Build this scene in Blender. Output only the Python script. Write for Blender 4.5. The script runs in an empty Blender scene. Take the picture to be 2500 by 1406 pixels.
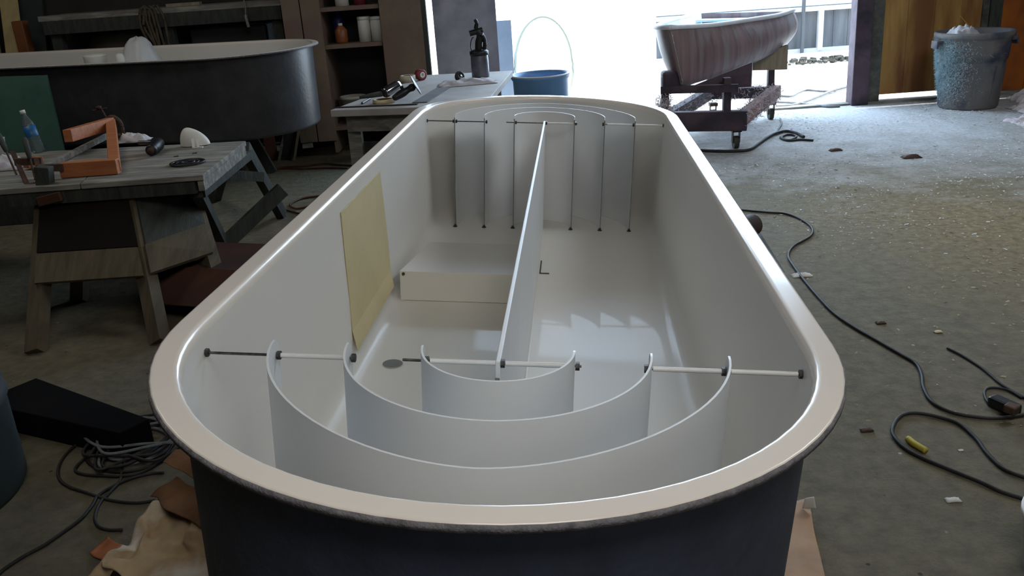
import bpy, bmesh, math, random
from mathutils import Matrix, Vector, noise
random.seed(7)
S = bpy.context.scene
COL = S.collection
PI = math.pi

# ------------------------------------------------------------------ camera
cd = bpy.data.cameras.new('camera'); cam = bpy.data.objects.new('camera', cd); COL.objects.link(cam)
cd.sensor_width = 36.0; cd.lens = 31.479; cd.clip_start = 0.05; cd.clip_end = 200
cam.matrix_world = Matrix(((0.99756, 0.06976, 0.0, 0.0),
                           (-0.02363, 0.33791, -0.94088, 0.0),
                           (-0.06563, 0.93859, 0.33874, 1.55),
                           (0, 0, 0, 1)))
S.camera = cam
# ------------------------------------------------------------------ world, sun, daylight, exposure
W = bpy.data.worlds.new('sky'); S.world = W; W.use_nodes = True
W.node_tree.nodes['Background'].inputs[0].default_value = (0.62, 0.80, 1.0, 1)
W.node_tree.nodes['Background'].inputs[1].default_value = 5.0
S.view_settings.view_transform = 'Standard'; S.view_settings.look = 'None'
S.view_settings.gamma = 1.0; S.view_settings.use_curve_mapping = False
S.view_settings.exposure = 0.0
def light(name, kind, loc, target, energy, color, sx=1, sy=1, spread=None):
    l = bpy.data.lights.new(name, kind); o = bpy.data.objects.new(name, l); COL.objects.link(o)
    o.location = loc; l.energy = energy; l.color = color
    d = Vector(target) - Vector(loc); o.rotation_euler = d.to_track_quat('-Z', 'Y').to_euler()
    if kind == 'AREA':
        l.shape = 'RECTANGLE'; l.size = sx; l.size_y = sy
        if spread: l.spread = math.radians(spread)
    return o, l
sun, sl = light('sun', 'SUN', (8, 13, 13), (3.6, 12.2, 5.0), 10.0, (1.0, 0.97, 0.92)); sl.angle = 0.01
# daylight from the big doorway, plus added fill lamps without any real source
light('doorway_daylight', 'AREA', (1.75, 9.35, 1.75), (1.3, 4.5, 0.3), 165, (0.58, 0.77, 1.0), 3.3, 2.9)
light('overhead_fill', 'AREA', (0.55, -0.1, 3.9), (0.4, 1.7, 0.6), 95, (1.0, 0.96, 0.905), 1.8, 2.2)  # added overhead fill for the near end of the tank
light('left_fill', 'AREA', (-3.2, 5.2, 3.9), (-2.6, 5.6, 0.8), 30, (1.0, 0.97, 0.92), 1.8, 1.8)  # added fill to brighten the table side
light('rear_fill', 'AREA', (3.6, -3.2, 2.2), (0.4, 2.6, 0.7), 26, (0.97, 0.96, 0.95), 1.8, 2.2)  # added fill from behind the camera, no door built there
light('right_fill', 'AREA', (3.4, 4.4, 3.9), (2.3, 4.9, 0.0), 125, (0.92, 0.96, 1.0), 2.0, 2.4)  # added fill for the divider, boat and right floor

# ------------------------------------------------------------------ materials
def s2l(c):
    return tuple(((v/255)/12.92 if v/255 <= 0.04045 else ((v/255+0.055)/1.055)**2.4) for v in c)
MATS = {}
def mat(name, c1, c2=None, scale=6, rough=0.7, metal=0.0, bump=0.0, bscale=None, coat=0.0, trans=0.0, spec=0.5,
        stretch=(1, 1, 1), contrast=(0.35, 0.65), c3=None, s3=1.0, alpha=1.0, ior=1.45):
    m = bpy.data.materials.new(name); m.use_nodes = True; nt = m.node_tree; N = nt.nodes; L = nt.links
    b = N['Principled BSDF']
    b.inputs['Roughness'].default_value = rough; b.inputs['Metallic'].default_value = metal
    b.inputs['Coat Weight'].default_value = coat; b.inputs['Transmission Weight'].default_value = trans
    b.inputs['Specular IOR Level'].default_value = spec; b.inputs['IOR'].default_value = ior
    b.inputs['Alpha'].default_value = alpha
    c1 = s2l(c1); c2 = s2l(c2) if c2 else tuple(v*0.85 for v in c1)
    tc = N.new('ShaderNodeTexCoord'); mp = N.new('ShaderNodeMapping'); mp.inputs['Scale'].default_value = stretch
    L.new(tc.outputs['Object'], mp.inputs['Vector'])
    nz = N.new('ShaderNodeTexNoise'); nz.inputs['Scale'].default_value = scale; nz.inputs['Detail'].default_value = 8
    nz.inputs['Roughness'].default_value = 0.62
    L.new(mp.outputs[0], nz.inputs['Vector'])
    r = N.new('ShaderNodeValToRGB'); r.color_ramp.elements[0].position = contrast[0]; r.color_ramp.elements[1].position = contrast[1]
    r.color_ramp.elements[0].color = (*c1, 1); r.color_ramp.elements[1].color = (*c2, 1)
    L.new(nz.outputs['Fac'], r.inputs['Fac']); out = r.outputs['Color']
    if c3:
        n3 = N.new('ShaderNodeTexNoise'); n3.inputs['Scale'].default_value = s3; n3.inputs['Detail'].default_value = 6
        L.new(mp.outputs[0], n3.inputs['Vector'])
        r3 = N.new('ShaderNodeValToRGB'); r3.color_ramp.elements[0].position = 0.5; r3.color_ramp.elements[1].position = 0.62
        mx = N.new('ShaderNodeMix'); mx.data_type = 'RGBA'
        L.new(n3.outputs['Fac'], r3.inputs['Fac']); L.new(r3.outputs['Color'], mx.inputs[0])
        L.new(out, mx.inputs[6]); mx.inputs[7].default_value = (*s2l(c3), 1); out = mx.outputs[2]
    L.new(out, b.inputs['Base Color'])
    if bump:
        nb = N.new('ShaderNodeTexNoise'); nb.inputs['Scale'].default_value = bscale or scale*4; nb.inputs['Detail'].default_value = 6
        L.new(mp.outputs[0], nb.inputs['Vector'])
        bp = N.new('ShaderNodeBump'); bp.inputs['Strength'].default_value = bump; bp.inputs['Distance'].default_value = 0.02
        L.new(nb.outputs['Fac'], bp.inputs['Height']); L.new(bp.outputs[0], b.inputs['Normal'])
    MATS[name] = m
    return m
gel = mat('white_gelcoat', (221, 218, 211), (216, 214, 208), 1.2, rough=0.42, coat=0.08, spec=0.4)
gelrim = mat('white_rim_gelcoat', (234, 226, 214), (230, 222, 212), 2, rough=0.24, coat=0.25, spec=0.45)
raw_edge = mat('raw_cut_edge', (128, 128, 124), (108, 108, 104), 20, rough=0.9)
vane_m = mat('vane_white', (224, 226, 226), (219, 221, 222), 2, rough=0.42)
hullm = mat('raw_grey_fibreglass', (66, 74, 94), (54, 60, 76), 9, rough=0.55, bump=0.1, bscale=60)
hull2m = mat('dark_grey_fibreglass', (66, 66, 68), (52, 53, 56), 6, rough=0.34, bump=0.07, bscale=40)
edge_m = mat('sanded_flange_edge', (128, 126, 130), (92, 90, 94), 60, rough=0.8, bump=0.3)
yel = mat('yellowed_core_patch', (206, 192, 148), (194, 181, 138), 3, rough=0.6)
steel = mat('zinc_rod', (120, 118, 116), (80, 78, 76), 80, rough=0.35, metal=0.9)
nutm = mat('steel_nut', (90, 88, 88), (58, 56, 56), 60, rough=0.4, metal=0.8)
tubem = mat('white_tube', (226, 226, 224), (215, 215, 213), 8, rough=0.3)
pencil = mat('pencil_line', (70, 74, 74), (60, 62, 62), 30, rough=0.9)
dark = mat('drain_shadow_grey', (120, 124, 122), (110, 114, 112), 8, rough=0.7)
wood_grey = mat('dusty_grey_wood', (134, 132, 124), (104, 103, 98), 3, rough=0.85, bump=0.3, stretch=(1, 6, 6), c3=(150, 147, 136), s3=4)
wood_dark = mat('dark_stained_wood', (66, 70, 64), (46, 50, 46), 5, rough=0.8, bump=0.3, stretch=(5, 1, 1))
wood_pale = mat('pale_pine', (152, 138, 116), (126, 114, 94), 4, rough=0.75, bump=0.15, stretch=(6, 1, 1))
wood_orange = mat('orange_fir', (186, 116, 72), (156, 92, 56), 5, rough=0.55, stretch=(1, 8, 8))
ply_grey = mat('weathered_plywood', (190, 188, 198), (156, 154, 164), 2.2, rough=0.8, bump=0.1, c3=(136, 134, 144), s3=1.7)
ply_brown = mat('brown_plywood', (126, 110, 94), (104, 90, 78), 3, rough=0.75, bump=0.1, c3=(116, 94, 84), s3=2.2)
ply_ochre = mat('ochre_painted_plank', (184, 142, 78), (146, 106, 54), 1.6, rough=0.6, bump=0.1, stretch=(3, 1, 0.5), c3=(120, 76, 40), s3=1.0)
ply_rust = mat('rust_orange_plank', (170, 94, 28), (124, 66, 24), 2.0, rough=0.6, bump=0.1, c3=(58, 38, 24), s3=1.2)
black = mat('black_plastic', (26, 26, 28), (18, 18, 20), 10, rough=0.45)
blackr = mat('black_rubber_cord', (44, 42, 40), (30, 29, 28), 20, rough=0.6)
cordo = mat('dull_orange_cord', (98, 58, 42), (76, 46, 36), 20, rough=0.7)
greycord = mat('dusty_grey_cord', (120, 124, 128), (96, 100, 102), 20, rough=0.7)
cardb = mat('stained_cardboard', (206, 186, 152), (172, 142, 104), 5, rough=0.9, bump=0.4, c3=(226, 218, 204), s3=4)
cardb2 = mat('brown_kraft_paper', (142, 104, 74), (112, 78, 52), 6, rough=0.9, bump=0.3)
redcard = mat('red_brown_cardboard', (84, 50, 36), (58, 36, 27), 2, rough=0.9)
teal = mat('teal_green_board', (62, 98, 84), (50, 82, 74), 3, rough=0.8)
blue_pl = mat('blue_drum_plastic', (104, 146, 192), (92, 134, 182), 4, rough=0.4)
trash_m = mat('dusty_grey_bin_plastic', (96, 96, 98), (116, 110, 104), 4, rough=0.7, bump=0.2, c3=(62, 66, 82), s3=3)
teal_f = mat('teal_fuzz', (176, 196, 200), (152, 176, 184), 8, rough=0.95)
fuzz_m = mat('grey_fibre_fuzz', (214, 204, 206), (186, 176, 180), 8, rough=0.95)
purple = mat('purple_brown_timber', (86, 70, 80), (62, 48, 58), 3, rough=0.7, bump=0.3, c3=(50, 44, 54), s3=4)
moss = mat('mossy_timber', (96, 96, 88), (62, 62, 58), 10, rough=0.85, bump=0.4)
boat_m = mat('streaked_mould_gelcoat', (142, 122, 122), (108, 88, 92), 2.0, rough=0.5, stretch=(5, 5, 0.4), c3=(134, 126, 126), s3=2.2)
boat_in = mat('pale_blue_liner', (196, 218, 232), (184, 208, 224), 3, rough=0.5)
white_p = mat('white_plastic', (226, 224, 216), (214, 212, 204), 5, rough=0.5)
glass = mat('clear_bottle_plastic', (215, 225, 228), (205, 218, 222), 5, rough=0.08, trans=0.9, ior=1.2)
bag_m = mat('milky_plastic_bag', (222, 224, 222), (206, 208, 208), 6, rough=0.35, alpha=0.8)
clothm = mat('white_rag', (206, 204, 206), (184, 182, 188), 5, rough=0.95, bump=0.3)
chrome = mat('chrome', (200, 200, 205), (170, 170, 176), 5, rough=0.15, metal=1.0)
capm = mat('label_blue', (40, 104, 150), (34, 90, 136), 5, rough=0.4)
redm = mat('red_plastic', (140, 58, 64), (112, 44, 50), 5, rough=0.5)
bluem = mat('dark_blue_plastic', (36, 48, 104), (30, 40, 88), 5, rough=0.5)
orangem = mat('amber_liquid_bottle', (150, 88, 46), (122, 68, 36), 6, rough=0.4)
tapem = mat('cream_masking_tape', (208, 196, 156), (198, 184, 144), 5, rough=0.7)
yellowm = mat('yellow_tape', (186, 172, 70), (164, 150, 60), 5, rough=0.6)
darkwall = mat('dark_dusty_wall', (58, 56, 54), (44, 42, 40), 2, rough=0.9)
ceilm = mat('dark_roof_boards', (50, 48, 46), (38, 36, 36), 2, rough=0.9)
white_paint = mat('white_painted_timber', (228, 230, 232), (214, 216, 220), 4, rough=0.6)
shed_m = mat('grey_shed_boards', (120, 124, 130), (92, 96, 102), 1.5, rough=0.85, stretch=(5, 5, 0.6))
darkobj = mat('black_green_drum', (44, 54, 56), (30, 38, 40), 4, rough=0.6)
copper = mat('rusty_iron', (96, 72, 58), (64, 50, 44), 20, rough=0.7, metal=0.4)
flake = mat('pale_shavings', (216, 218, 218), (198, 198, 192), 9, rough=0.95)
flake2 = mat('tan_shavings', (186, 176, 148), (150, 140, 116), 9, rough=0.95)

# concrete floor: dusty grey-brown with drifts of white sanding dust and brown patches
def floor_mat():
    m = bpy.data.materials.new('dusty_concrete'); m.use_nodes = True; nt = m.node_tree; N = nt.nodes; L = nt.links
    b = N['Principled BSDF']; b.inputs['Roughness'].default_value = 0.75; b.inputs['Specular IOR Level'].default_value = 0.35
    tc = N.new('ShaderNodeTexCoord')
    def nz(scale, det=8, ro=0.65):
        n = N.new('ShaderNodeTexNoise'); n.inputs['Scale'].default_value = scale; n.inputs['Detail'].default_value = det
        n.inputs['Roughness'].default_value = ro; L.new(tc.outputs['Object'], n.inputs['Vector']); return n.outputs['Fac']
    def ramp(f, a, c, p0, p1):
        r = N.new('ShaderNodeValToRGB'); r.color_ramp.elements[0].position = p0; r.color_ramp.elements[1].position = p1
        r.color_ramp.elements[0].color = (*a, 1); r.color_ramp.elements[1].color = (*c, 1); L.new(f, r.inputs['Fac']); return r.outputs['Color']
    def mix(f, a, c):
        x = N.new('ShaderNodeMix'); x.data_type = 'RGBA'; L.new(f, x.inputs[0]); L.new(a, x.inputs[6]); L.new(c, x.inputs[7]); return x.outputs[2]
    base = ramp(nz(14), s2l((118, 110, 90)), s2l((144, 135, 110)), 0.35, 0.65)
    brown = ramp(nz(22), s2l((124, 106, 74)), s2l((178, 164, 124)), 0.35, 0.7)
    dust = ramp(nz(30), s2l((196, 200, 204)), s2l((238, 240, 242)), 0.35, 0.65)
    def blob(cx, cy, r, soft):     # a patch of dirt / dust lying at one place on the floor
        mp = N.new('ShaderNodeMapping'); mp.inputs['Location'].default_value = (-cx/r[0], -cy/r[1], 0); mp.inputs['Scale'].default_value = (1/r[0], 1/r[1], 0)
        L.new(tc.outputs['Object'], mp.inputs['Vector'])
        ln = N.new('ShaderNodeVectorMath'); ln.operation = 'LENGTH'; L.new(mp.outputs[0], ln.inputs[0])
        ad = N.new('ShaderNodeMath'); ad.operation = 'MULTIPLY_ADD'; L.new(nz(2.2, 10, 0.72), ad.inputs[0]); ad.inputs[1].default_value = 1.5; L.new(ln.outputs['Value'], ad.inputs[2])
        r_ = N.new('ShaderNodeMapRange'); L.new(ad.outputs[0], r_.inputs[0]); r_.inputs[1].default_value = 1.75; r_.inputs[2].default_value = 1.75 - soft
        return r_.outputs[0]
    c = mix(blob(2.6, 5.0, (1.2, 2.0), 0.9), base, brown)
    c = mix(blob(3.3, 8.2, (2.9, 2.9), 0.8), c, dust)
    spk = N.new('ShaderNodeTexVoronoi'); spk.inputs['Scale'].default_value = 9; L.new(tc.outputs['Object'], spk.inputs['Vector'])
    sp = ramp(spk.outputs['Distance'], (1, 1, 1), (0, 0, 0), 0.04, 0.07)
    c = mix(sp, c, ramp(nz(3), s2l((70, 66, 58)), s2l((200, 198, 188)), 0.5, 0.55))
    L.new(c, b.inputs['Base Color'])
    bp = N.new('ShaderNodeBump'); bp.inputs['Strength'].default_value = 0.8; bp.inputs['Distance'].default_value = 0.05
    L.new(nz(15, 12, 0.75), bp.inputs['Height']); L.new(bp.outputs[0], b.inputs['Normal'])
    return m
concrete = floor_mat()
yard_m = mat('sunlit_pale_yard', (206, 206, 202), (188, 188, 184), 4, rough=0.9, bump=0.2)

# ------------------------------------------------------------------ mesh helpers
WM = {}   # world matrix of each root / part
def rot_to(d, up=(0, 0, 1)):
    z = Vector(d).normalized(); u = Vector(up)
    if abs(z.dot(u)) > 0.999: u = Vector((0, 1, 0))
    x = u.cross(z).normalized(); y = z.cross(x)
    return Matrix((x, y, z)).transposed().to_4x4()
class MB:
    def __init__(s): s.v = []; s.f = []; s.sm = []
    def add(s, vs, fs, smooth=False):
        n = len(s.v); s.v += [Vector(v) for v in vs]
        for f in fs: s.f.append([i+n for i in f]); s.sm.append(smooth)
        return s
    def box(s, c, size, rz=0, R=None):
        hx, hy, hz = [t/2 for t in size]
        R = R if R is not None else Matrix.Rotation(rz, 4, 'Z')
        vs = [Vector(c) + (R @ Vector((x*hx, y*hy, z*hz))) for x in (-1, 1) for y in (-1, 1) for z in (-1, 1)]
        return s.add(vs, [(0, 1, 3, 2), (4, 6, 7, 5), (0, 4, 5, 1), (2, 3, 7, 6), (0, 2, 6, 4), (1, 5, 7, 3)])
    def beam(s, a, b, w, h, up=(0, 0, 1)):       # w sideways, h along up
        a = Vector(a); b = Vector(b); R = rot_to(b-a, up)
        return s.box((a+b)/2, (w, h, (b-a).length), R=R)
    def hexa(s, bottom, top):                     # prism between two equal rings
        n = len(bottom); vs = list(bottom)+list(top)
        fs = [tuple(reversed(range(n))), tuple(range(n, 2*n))]+[(i, (i+1) % n, n+(i+1) % n, n+i) for i in range(n)]
        return s.add(vs, fs)
    def cyl(s, a, b, r0, r1=None, n=20, cap=True, smooth=True):
        a = Vector(a); b = Vector(b); r1 = r0 if r1 is None else r1; R = rot_to(b-a)
        vs = []
        for p, r in ((a, r0), (b, r1)):
            for i in range(n):
                t = 2*PI*i/n; vs.append(p + R @ Vector((math.cos(t)*r, math.sin(t)*r, 0)))
        s.add(vs, [(i, (i+1) % n, n+(i+1) % n, n+i) for i in range(n)], smooth)
        if cap: s.add(vs[:n], [tuple(reversed(range(n)))]); s.add(vs[n:], [tuple(range(n))])
        return s
    def lathe(s, prof, loc=(0, 0, 0), n=40, R=None, sx=1, sy=1):
        R = R or Matrix.Identity(4); vs = []; m = len(prof)
        for i in range(n):
            t = 2*PI*i/n
            for r, z in prof: vs.append(Vector(loc) + (R @ Vector((r*math.cos(t)*sx, r*math.sin(t)*sy, z))))
        fs = [(i*m+j, ((i+1) % n)*m+j, ((i+1) % n)*m+j+1, i*m+j+1) for i in range(n) for j in range(m-1)]
        return s.add(vs, fs, True)
    def tube(s, pts, r, n=8, closed=False):
        P = [Vector(p) for p in pts]; m = len(P); vs = []; pu = Vector((0, 0, 1))
        for i, p in enumerate(P):
            d = (P[(i+1) % m]-P[i-1]) if closed else (P[min(i+1, m-1)]-P[max(i-1, 0)])
            R = rot_to(d); rr = r[i] if isinstance(r, (list, tuple)) else r
            for k in range(n):
                t = 2*PI*k/n; vs.append(p + R @ Vector((math.cos(t)*rr, math.sin(t)*rr, 0)))
        fs = [(i*n+k, i*n+(k+1) % n, ((i+1) % m)*n+(k+1) % n, ((i+1) % m)*n+k) for i in range(m if closed else m-1) for k in range(n)]
        if not closed: fs += [tuple(reversed(range(n))), tuple(range((m-1)*n, m*n))]
        return s.add(vs, fs, True)
    def xf(s, M):
        s.v = [M @ v for v in s.v]; return s
    def build(s, name, m, parent=None, world=True, bevel=0, label=None, sub=0, merge=False):
        me = bpy.data.meshes.new(name)
        vs = s.v
        if parent is not None and world:
            inv = WM[parent.name].inverted(); vs = [inv @ v for v in vs]
        c = Vector((sum(v.x for v in vs), sum(v.y for v in vs), sum(v.z for v in vs)))/max(1, len(vs))
        if parent is None: c.z = min(v.z for v in vs)
        me.from_pydata([tuple(v-c) for v in vs], [], s.f); me.update()
        bm = bmesh.new(); bm.from_mesh(me)
        if merge: bmesh.ops.remove_doubles(bm, verts=bm.verts, dist=1e-4)
        bmesh.ops.recalc_face_normals(bm, faces=bm.faces)
        bm.to_mesh(me); bm.free()
        if not merge: me.polygons.foreach_set('use_smooth', s.sm)
        else:
            for p in me.polygons: p.use_smooth = any(s.sm)
        me.materials.append(m)
        o = bpy.data.objects.new(name, me); COL.objects.link(o); o.location = c
        if parent is not None: o.parent = parent; WM[o.name] = WM[parent.name] @ Matrix.Translation(c)
        else: WM[o.name] = Matrix.Translation(c)
        if bevel:
            bv = o.modifiers.new('b', 'BEVEL'); bv.width = bevel; bv.segments = 2; bv.limit_method = 'ANGLE'
        if sub:
            sb = o.modifiers.new('s', 'SUBSURF'); sb.levels = sub; sb.render_levels = sub
        if label: o['label'] = label
        return o
def thing(name, label, cat, loc=(0, 0, 0), M=None, group=None):
    o = bpy.data.objects.new(name, None); COL.objects.link(o); o.empty_display_size = 0.1
    m = M or Matrix.Translation(Vector(loc)); o.matrix_world = m; WM[o.name] = m.copy()
    o['label'] = label; o['category'] = cat
    if group: o['group'] = group
    return o
def tag(o, label, cat, group=None, kind=None):
    o['label'] = label; o['category'] = cat
    if group: o['group'] = group
    if kind: o['kind'] = kind
    return o
def struct(o): o['kind'] = 'structure'; return o
def spline(pts, k=8):
    P = [Vector(p) for p in pts]; out = []
    for i in range(len(P)-1):
        p0 = P[max(i-1, 0)]; p1 = P[i]; p2 = P[i+1]; p3 = P[min(i+2, len(P)-1)]
        for j in range(k):
            t = j/k
            out.append(0.5*((2*p1)+(p2-p0)*t+(2*p0-5*p1+4*p2-p3)*t*t+(3*p1-p0-3*p2+p3)*t**3))
    out.append(P[-1]); return out
def put(p, z): return (p[0], p[1], z)

# ------------------------------------------------------------------ the setting
fl = MB().add([(-7, -4, 0), (8, -4, 0), (8, 9.1, 0), (-7, 9.1, 0)], [(0, 1, 2, 3)]).build('floor', concrete); fl.location = (0, 0, 0)
for v in fl.data.vertices: pass
fl.data.clear_geometry(); fl.data.from_pydata([(-7, -4, 0), (8, -4, 0), (8, 9.1, 0), (-7, 9.1, 0)], [], [(0, 1, 2, 3)]); struct(fl)
yd = MB().add([(-12, 9.1, -0.01), (20, 9.1, -0.01), (20, 30, -0.01), (-12, 30, -0.01)], [(0, 1, 2, 3)]).build('ground', yard_m); struct(yd)
struct(MB().box((0.5, 2.55, 4.05), (15.2, 13.3, 0.1)).build('ceiling', ceilm))
struct(MB().box((-7.05, 2.55, 2), (0.1, 13.3, 4)).build('wall_left', darkwall))
struct(MB().box((8.05, 2.55, 2), (0.1, 13.3, 4)).build('wall_right', darkwall))
struct(MB().box((0.5, -4.05, 2), (15, 0.1, 4)).build('wall_front', darkwall))
wb = MB(); wb.box((-3.83, 9.15, 2), (6.36, 0.1, 4)); wb.box((2.0, 9.15, 3.6), (6.2, 0.1, 0.8)); wb.box((6.55, 9.3, 2), (3.0, 0.1, 4))
struct(wb.build('wall_back', darkwall))
# doorway jamb: purple-brown post, mossy board beside it
struct(MB().box((3.60, 9.05, 1.6), (0.17, 0.16, 3.2)).build('trim_1', purple, bevel=0.008))
struct(MB().box((3.755, 9.08, 1.6), (0.12, 0.10, 3.2)).build('trim_2', moss, bevel=0.006))
struct(MB().box((1.75, 9.08, -0.01+0.02), (9.5, 0.12, 0.02)).build('trim_3', wood_grey))
# ochre sliding door leaf right of the jamb, hung a little above the sill
dr = thing('door_1', 'ochre plank sliding door right of the doorway post', 'door', (4.3, 9.15, 0)); dr['kind'] = 'structure'; del dr['category']
pl = MB()
for i in range(4): pl.box((3.95+i*0.265, 9.14, 1.62), (0.262, 0.035, 3.1))
pl.build('plank', ply_ochre, dr)
st = MB(); st.box((4.94, 9.11, 1.62), (0.12, 0.05, 3.1)); st.build('stile', wood_dark, dr)
MB().box((4.84, 9.12, 1.62), (0.06, 0.05, 3.1)).build('batten', moss, dr)
wr = MB()
for i in range(7): wr.box((5.17+i*0.32, 9.16, 1.6), (0.316, 0.04, 3.2))
struct(wr.build('trim_4', ply_rust))
# plywood panel left of the doorway, with a bright slit on its left
struct(MB().box((-0.27, 8.93, 1.6), (0.60, 0.03, 3.2)).build('wall_panel', ply_grey)).name = 'trim_5'

struct(MB().box((0.10, 9.62, 0.51), (0.16, 0.12, 1.02)).build('trim_7', mat('pale_blue_post', (150, 166, 184), (136, 152, 170), 4)))
# shed with white framing across the yard
sh = thing('shed', 'low grey boarded shed wall with white timber framing across the yard', 'shed', (4.5, 13.1, 0))
b = MB()
for i in range(22): b.box((2.4+i*0.21, 13.15, 0.42), (0.205, 0.03, 0.62))
b.build('boarding', shed_m, sh)
MB().box((4.7, 13.12, 0.69), (4.8, 0.08, 0.06)).build('rail', white_paint, sh)
MB().box((4.7, 13.12, 0.12), (4.8, 0.08, 0.06)).build('rail', white_paint, sh)
for x in (3.3, 4.62, 5.95): MB().box((x, 13.10, 0.40), (0.07, 0.07, 0.56)).build('post', white_paint, sh)
MB().box((4.7, 13.16, 1.35), (4.8, 0.04, 1.25)).build('upper_panel', white_paint, sh)
MB().box((4.36, 13.06, 0.8), (0.04, 0.04, 1.4)).build('downpipe', shed_m, sh)
# rubble strip along the shed foot
random.seed(3); rb = MB()
for i in range(260):
    x = random.uniform(2.6, 6.8); y = random.uniform(12.5, 13.0); r = random.uniform(0.01, 0.045)
    rb.box((x, y, r*0.5), (r*2, r*1.5, r), R=Matrix.Rotation(random.random()*6, 4, 'Z') @ Matrix.Rotation(random.random()*0.6, 4, 'X'))
tag(rb.build('rubble', moss), 'strip of loose rubble and litter along the foot of the shed', 'rubble', kind='stuff')

# ------------------------------------------------------------------ the tank
def stadium(off, L=3.92, Wd=1.25, n=36, ns=14):
    a = 0.625; r = a-off; P = []
    ys = L-a
    for i in range(n+1):
        t = PI*i/n; P.append((math.cos(t)*r, ys+math.sin(t)*r))
    for i in range(1, ns): P.append((-r, ys+(a-ys)*i/ns))
    for i in range(n+1):
        t = PI+PI*i/n; P.append((math.cos(t)*r, a+math.sin(t)*r))
    for i in range(1, ns): P.append((r, a+(ys-a)*i/ns))
    return P
def sweep(prof, cap_last=False, **kw):
    mb = MB(); rings = [[(x, y, z) for x, y in stadium(o)] for o, z in prof]
    n = len(rings[0]); vs = [v for r in rings for v in r]
    fs = [(j*n+i, j*n+(i+1) % n, (j+1)*n+(i+1) % n, (j+1)*n+i) for j in range(len(rings)-1) for i in range(n)]
    mb.add(vs, fs, True)
    if cap_last: mb.add(rings[-1], [tuple(range(n))])
    return mb
def fillet(o0, z0, o1, z1, o2, z2, k=6):   # quadratic corner
    return [((1-t)**2*o0+2*t*(1-t)*o1+t*t*o2, (1-t)**2*z0+2*t*(1-t)*z1+t*t*z2) for t in [i/k for i in range(k+1)]]
def tank_shell(root, hm, D=0.577):
    hp = [(0.0, -0.004), (0.0, -0.013), (0.012, -0.014), (0.040, -0.015)] + fillet(0.044, -0.016, 0.048, -0.016, 0.049, -0.03, 3) + fillet(0.062, -D-0.005, 0.064, -D-0.03, 0.09, -D-0.03, 5)
    h = sweep(hp[2:], cap_last=True).build('outer_shell', hm, root, world=False, merge=True)
    e = sweep([(0.0035, -0.002), (0.0, -0.004), (0.0, -0.013), (0.012, -0.0142)]).build('flange_edge', edge_m, root, world=False, merge=True, label='sanded grey edge under the white rim')
    r = sweep([(0.0035, -0.002), (0.0045, -0.0006), (0.0065, 0.0), (0.009, 0.0), (0.024, 0.0), (0.038, 0.0), (0.040, 0.0)] + fillet(0.0415, 0.0, 0.0535, 0.0, 0.054, -0.022, 7)).build('rim', gelrim, root, world=False, merge=True, label='smooth white rolled rim')
    ip = [(0.054, -0.022)] + [(0.054+0.022*t, -0.022-(D-0.09)*t) for t in (0.25, 0.5, 0.75)] + fillet(0.074, -D+0.06, 0.082, -D, 0.135, -D, 7)
    i = sweep(ip, cap_last=True).build('basin', gel, root, world=False, merge=True, label='glossy white inner basin')
MT = Matrix(((0.99314, 0.08935, 0.07543, -0.086), (-0.08943, 0.99599, -0.00223, 0.951), (-0.07533, -0.00453, 0.99715, 0.900), (0, 0, 0, 1)))
tank = thing('raceway_tank', 'long white oval fibreglass tank in front with curved vanes and centre divider inside', 'tank', M=MT, group=None)
tank_shell(tank, hullm)
SP = 0.1435; YN = 0.604; YF = 3.358; TOP = -0.024; DB = -0.576
def vane(r, yc, sgn):
    mb = MB(); n = 48; th = 0.0021; P = []; ex = {1: 2.0, 2: 1.95, 3: 1.75}[round(r/SP)]
    sp = lambda c: math.copysign(abs(c)**(2/ex), c)
    ext = 0.016
    path = [(-r, yc-sgn*(-ext)*0+sgn*0)]  # rebuilt below
    path = [(-r, yc+sgn*ext, 1)]+[(-r*sp(math.cos(PI*i/n)), yc-sgn*r*sp(math.sin(PI*i/n)), 0) for i in range(n+1)]+[(r, yc+sgn*ext, 1)]
    rows = []
    for i, (x, y, e) in enumerate(path):
        if e: nx, ny = (-1 if x < 0 else 1), 0
        else:
            nx, ny = x/r, (y-yc)/r
        zt = TOP-0.012 if e else TOP
        rows.append([(x+nx*th, y+ny*th, zt), (x+nx*th, y+ny*th, DB), (x-nx*th, y-ny*th, DB), (x-nx*th, y-ny*th, zt)])
    m = len(rows); vs = [v for r_ in rows for v in r_]
    fs = [(i*4+k, (i+1)*4+k, (i+1)*4+(k+1) % 4, i*4+(k+1) % 4) for i in range(m-1) for k in range(4)]
    mb.add(vs, fs, True); mb.add(rows[0], [(0, 1, 2, 3)]); mb.add(rows[-1], [(3, 2, 1, 0)])
    return mb
def hexnut(x, y, z, r=0.0085, t=0.008):
    return MB().cyl((x-t/2, y, z), (x+t/2, y, z), r, n=6, smooth=False)
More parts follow.
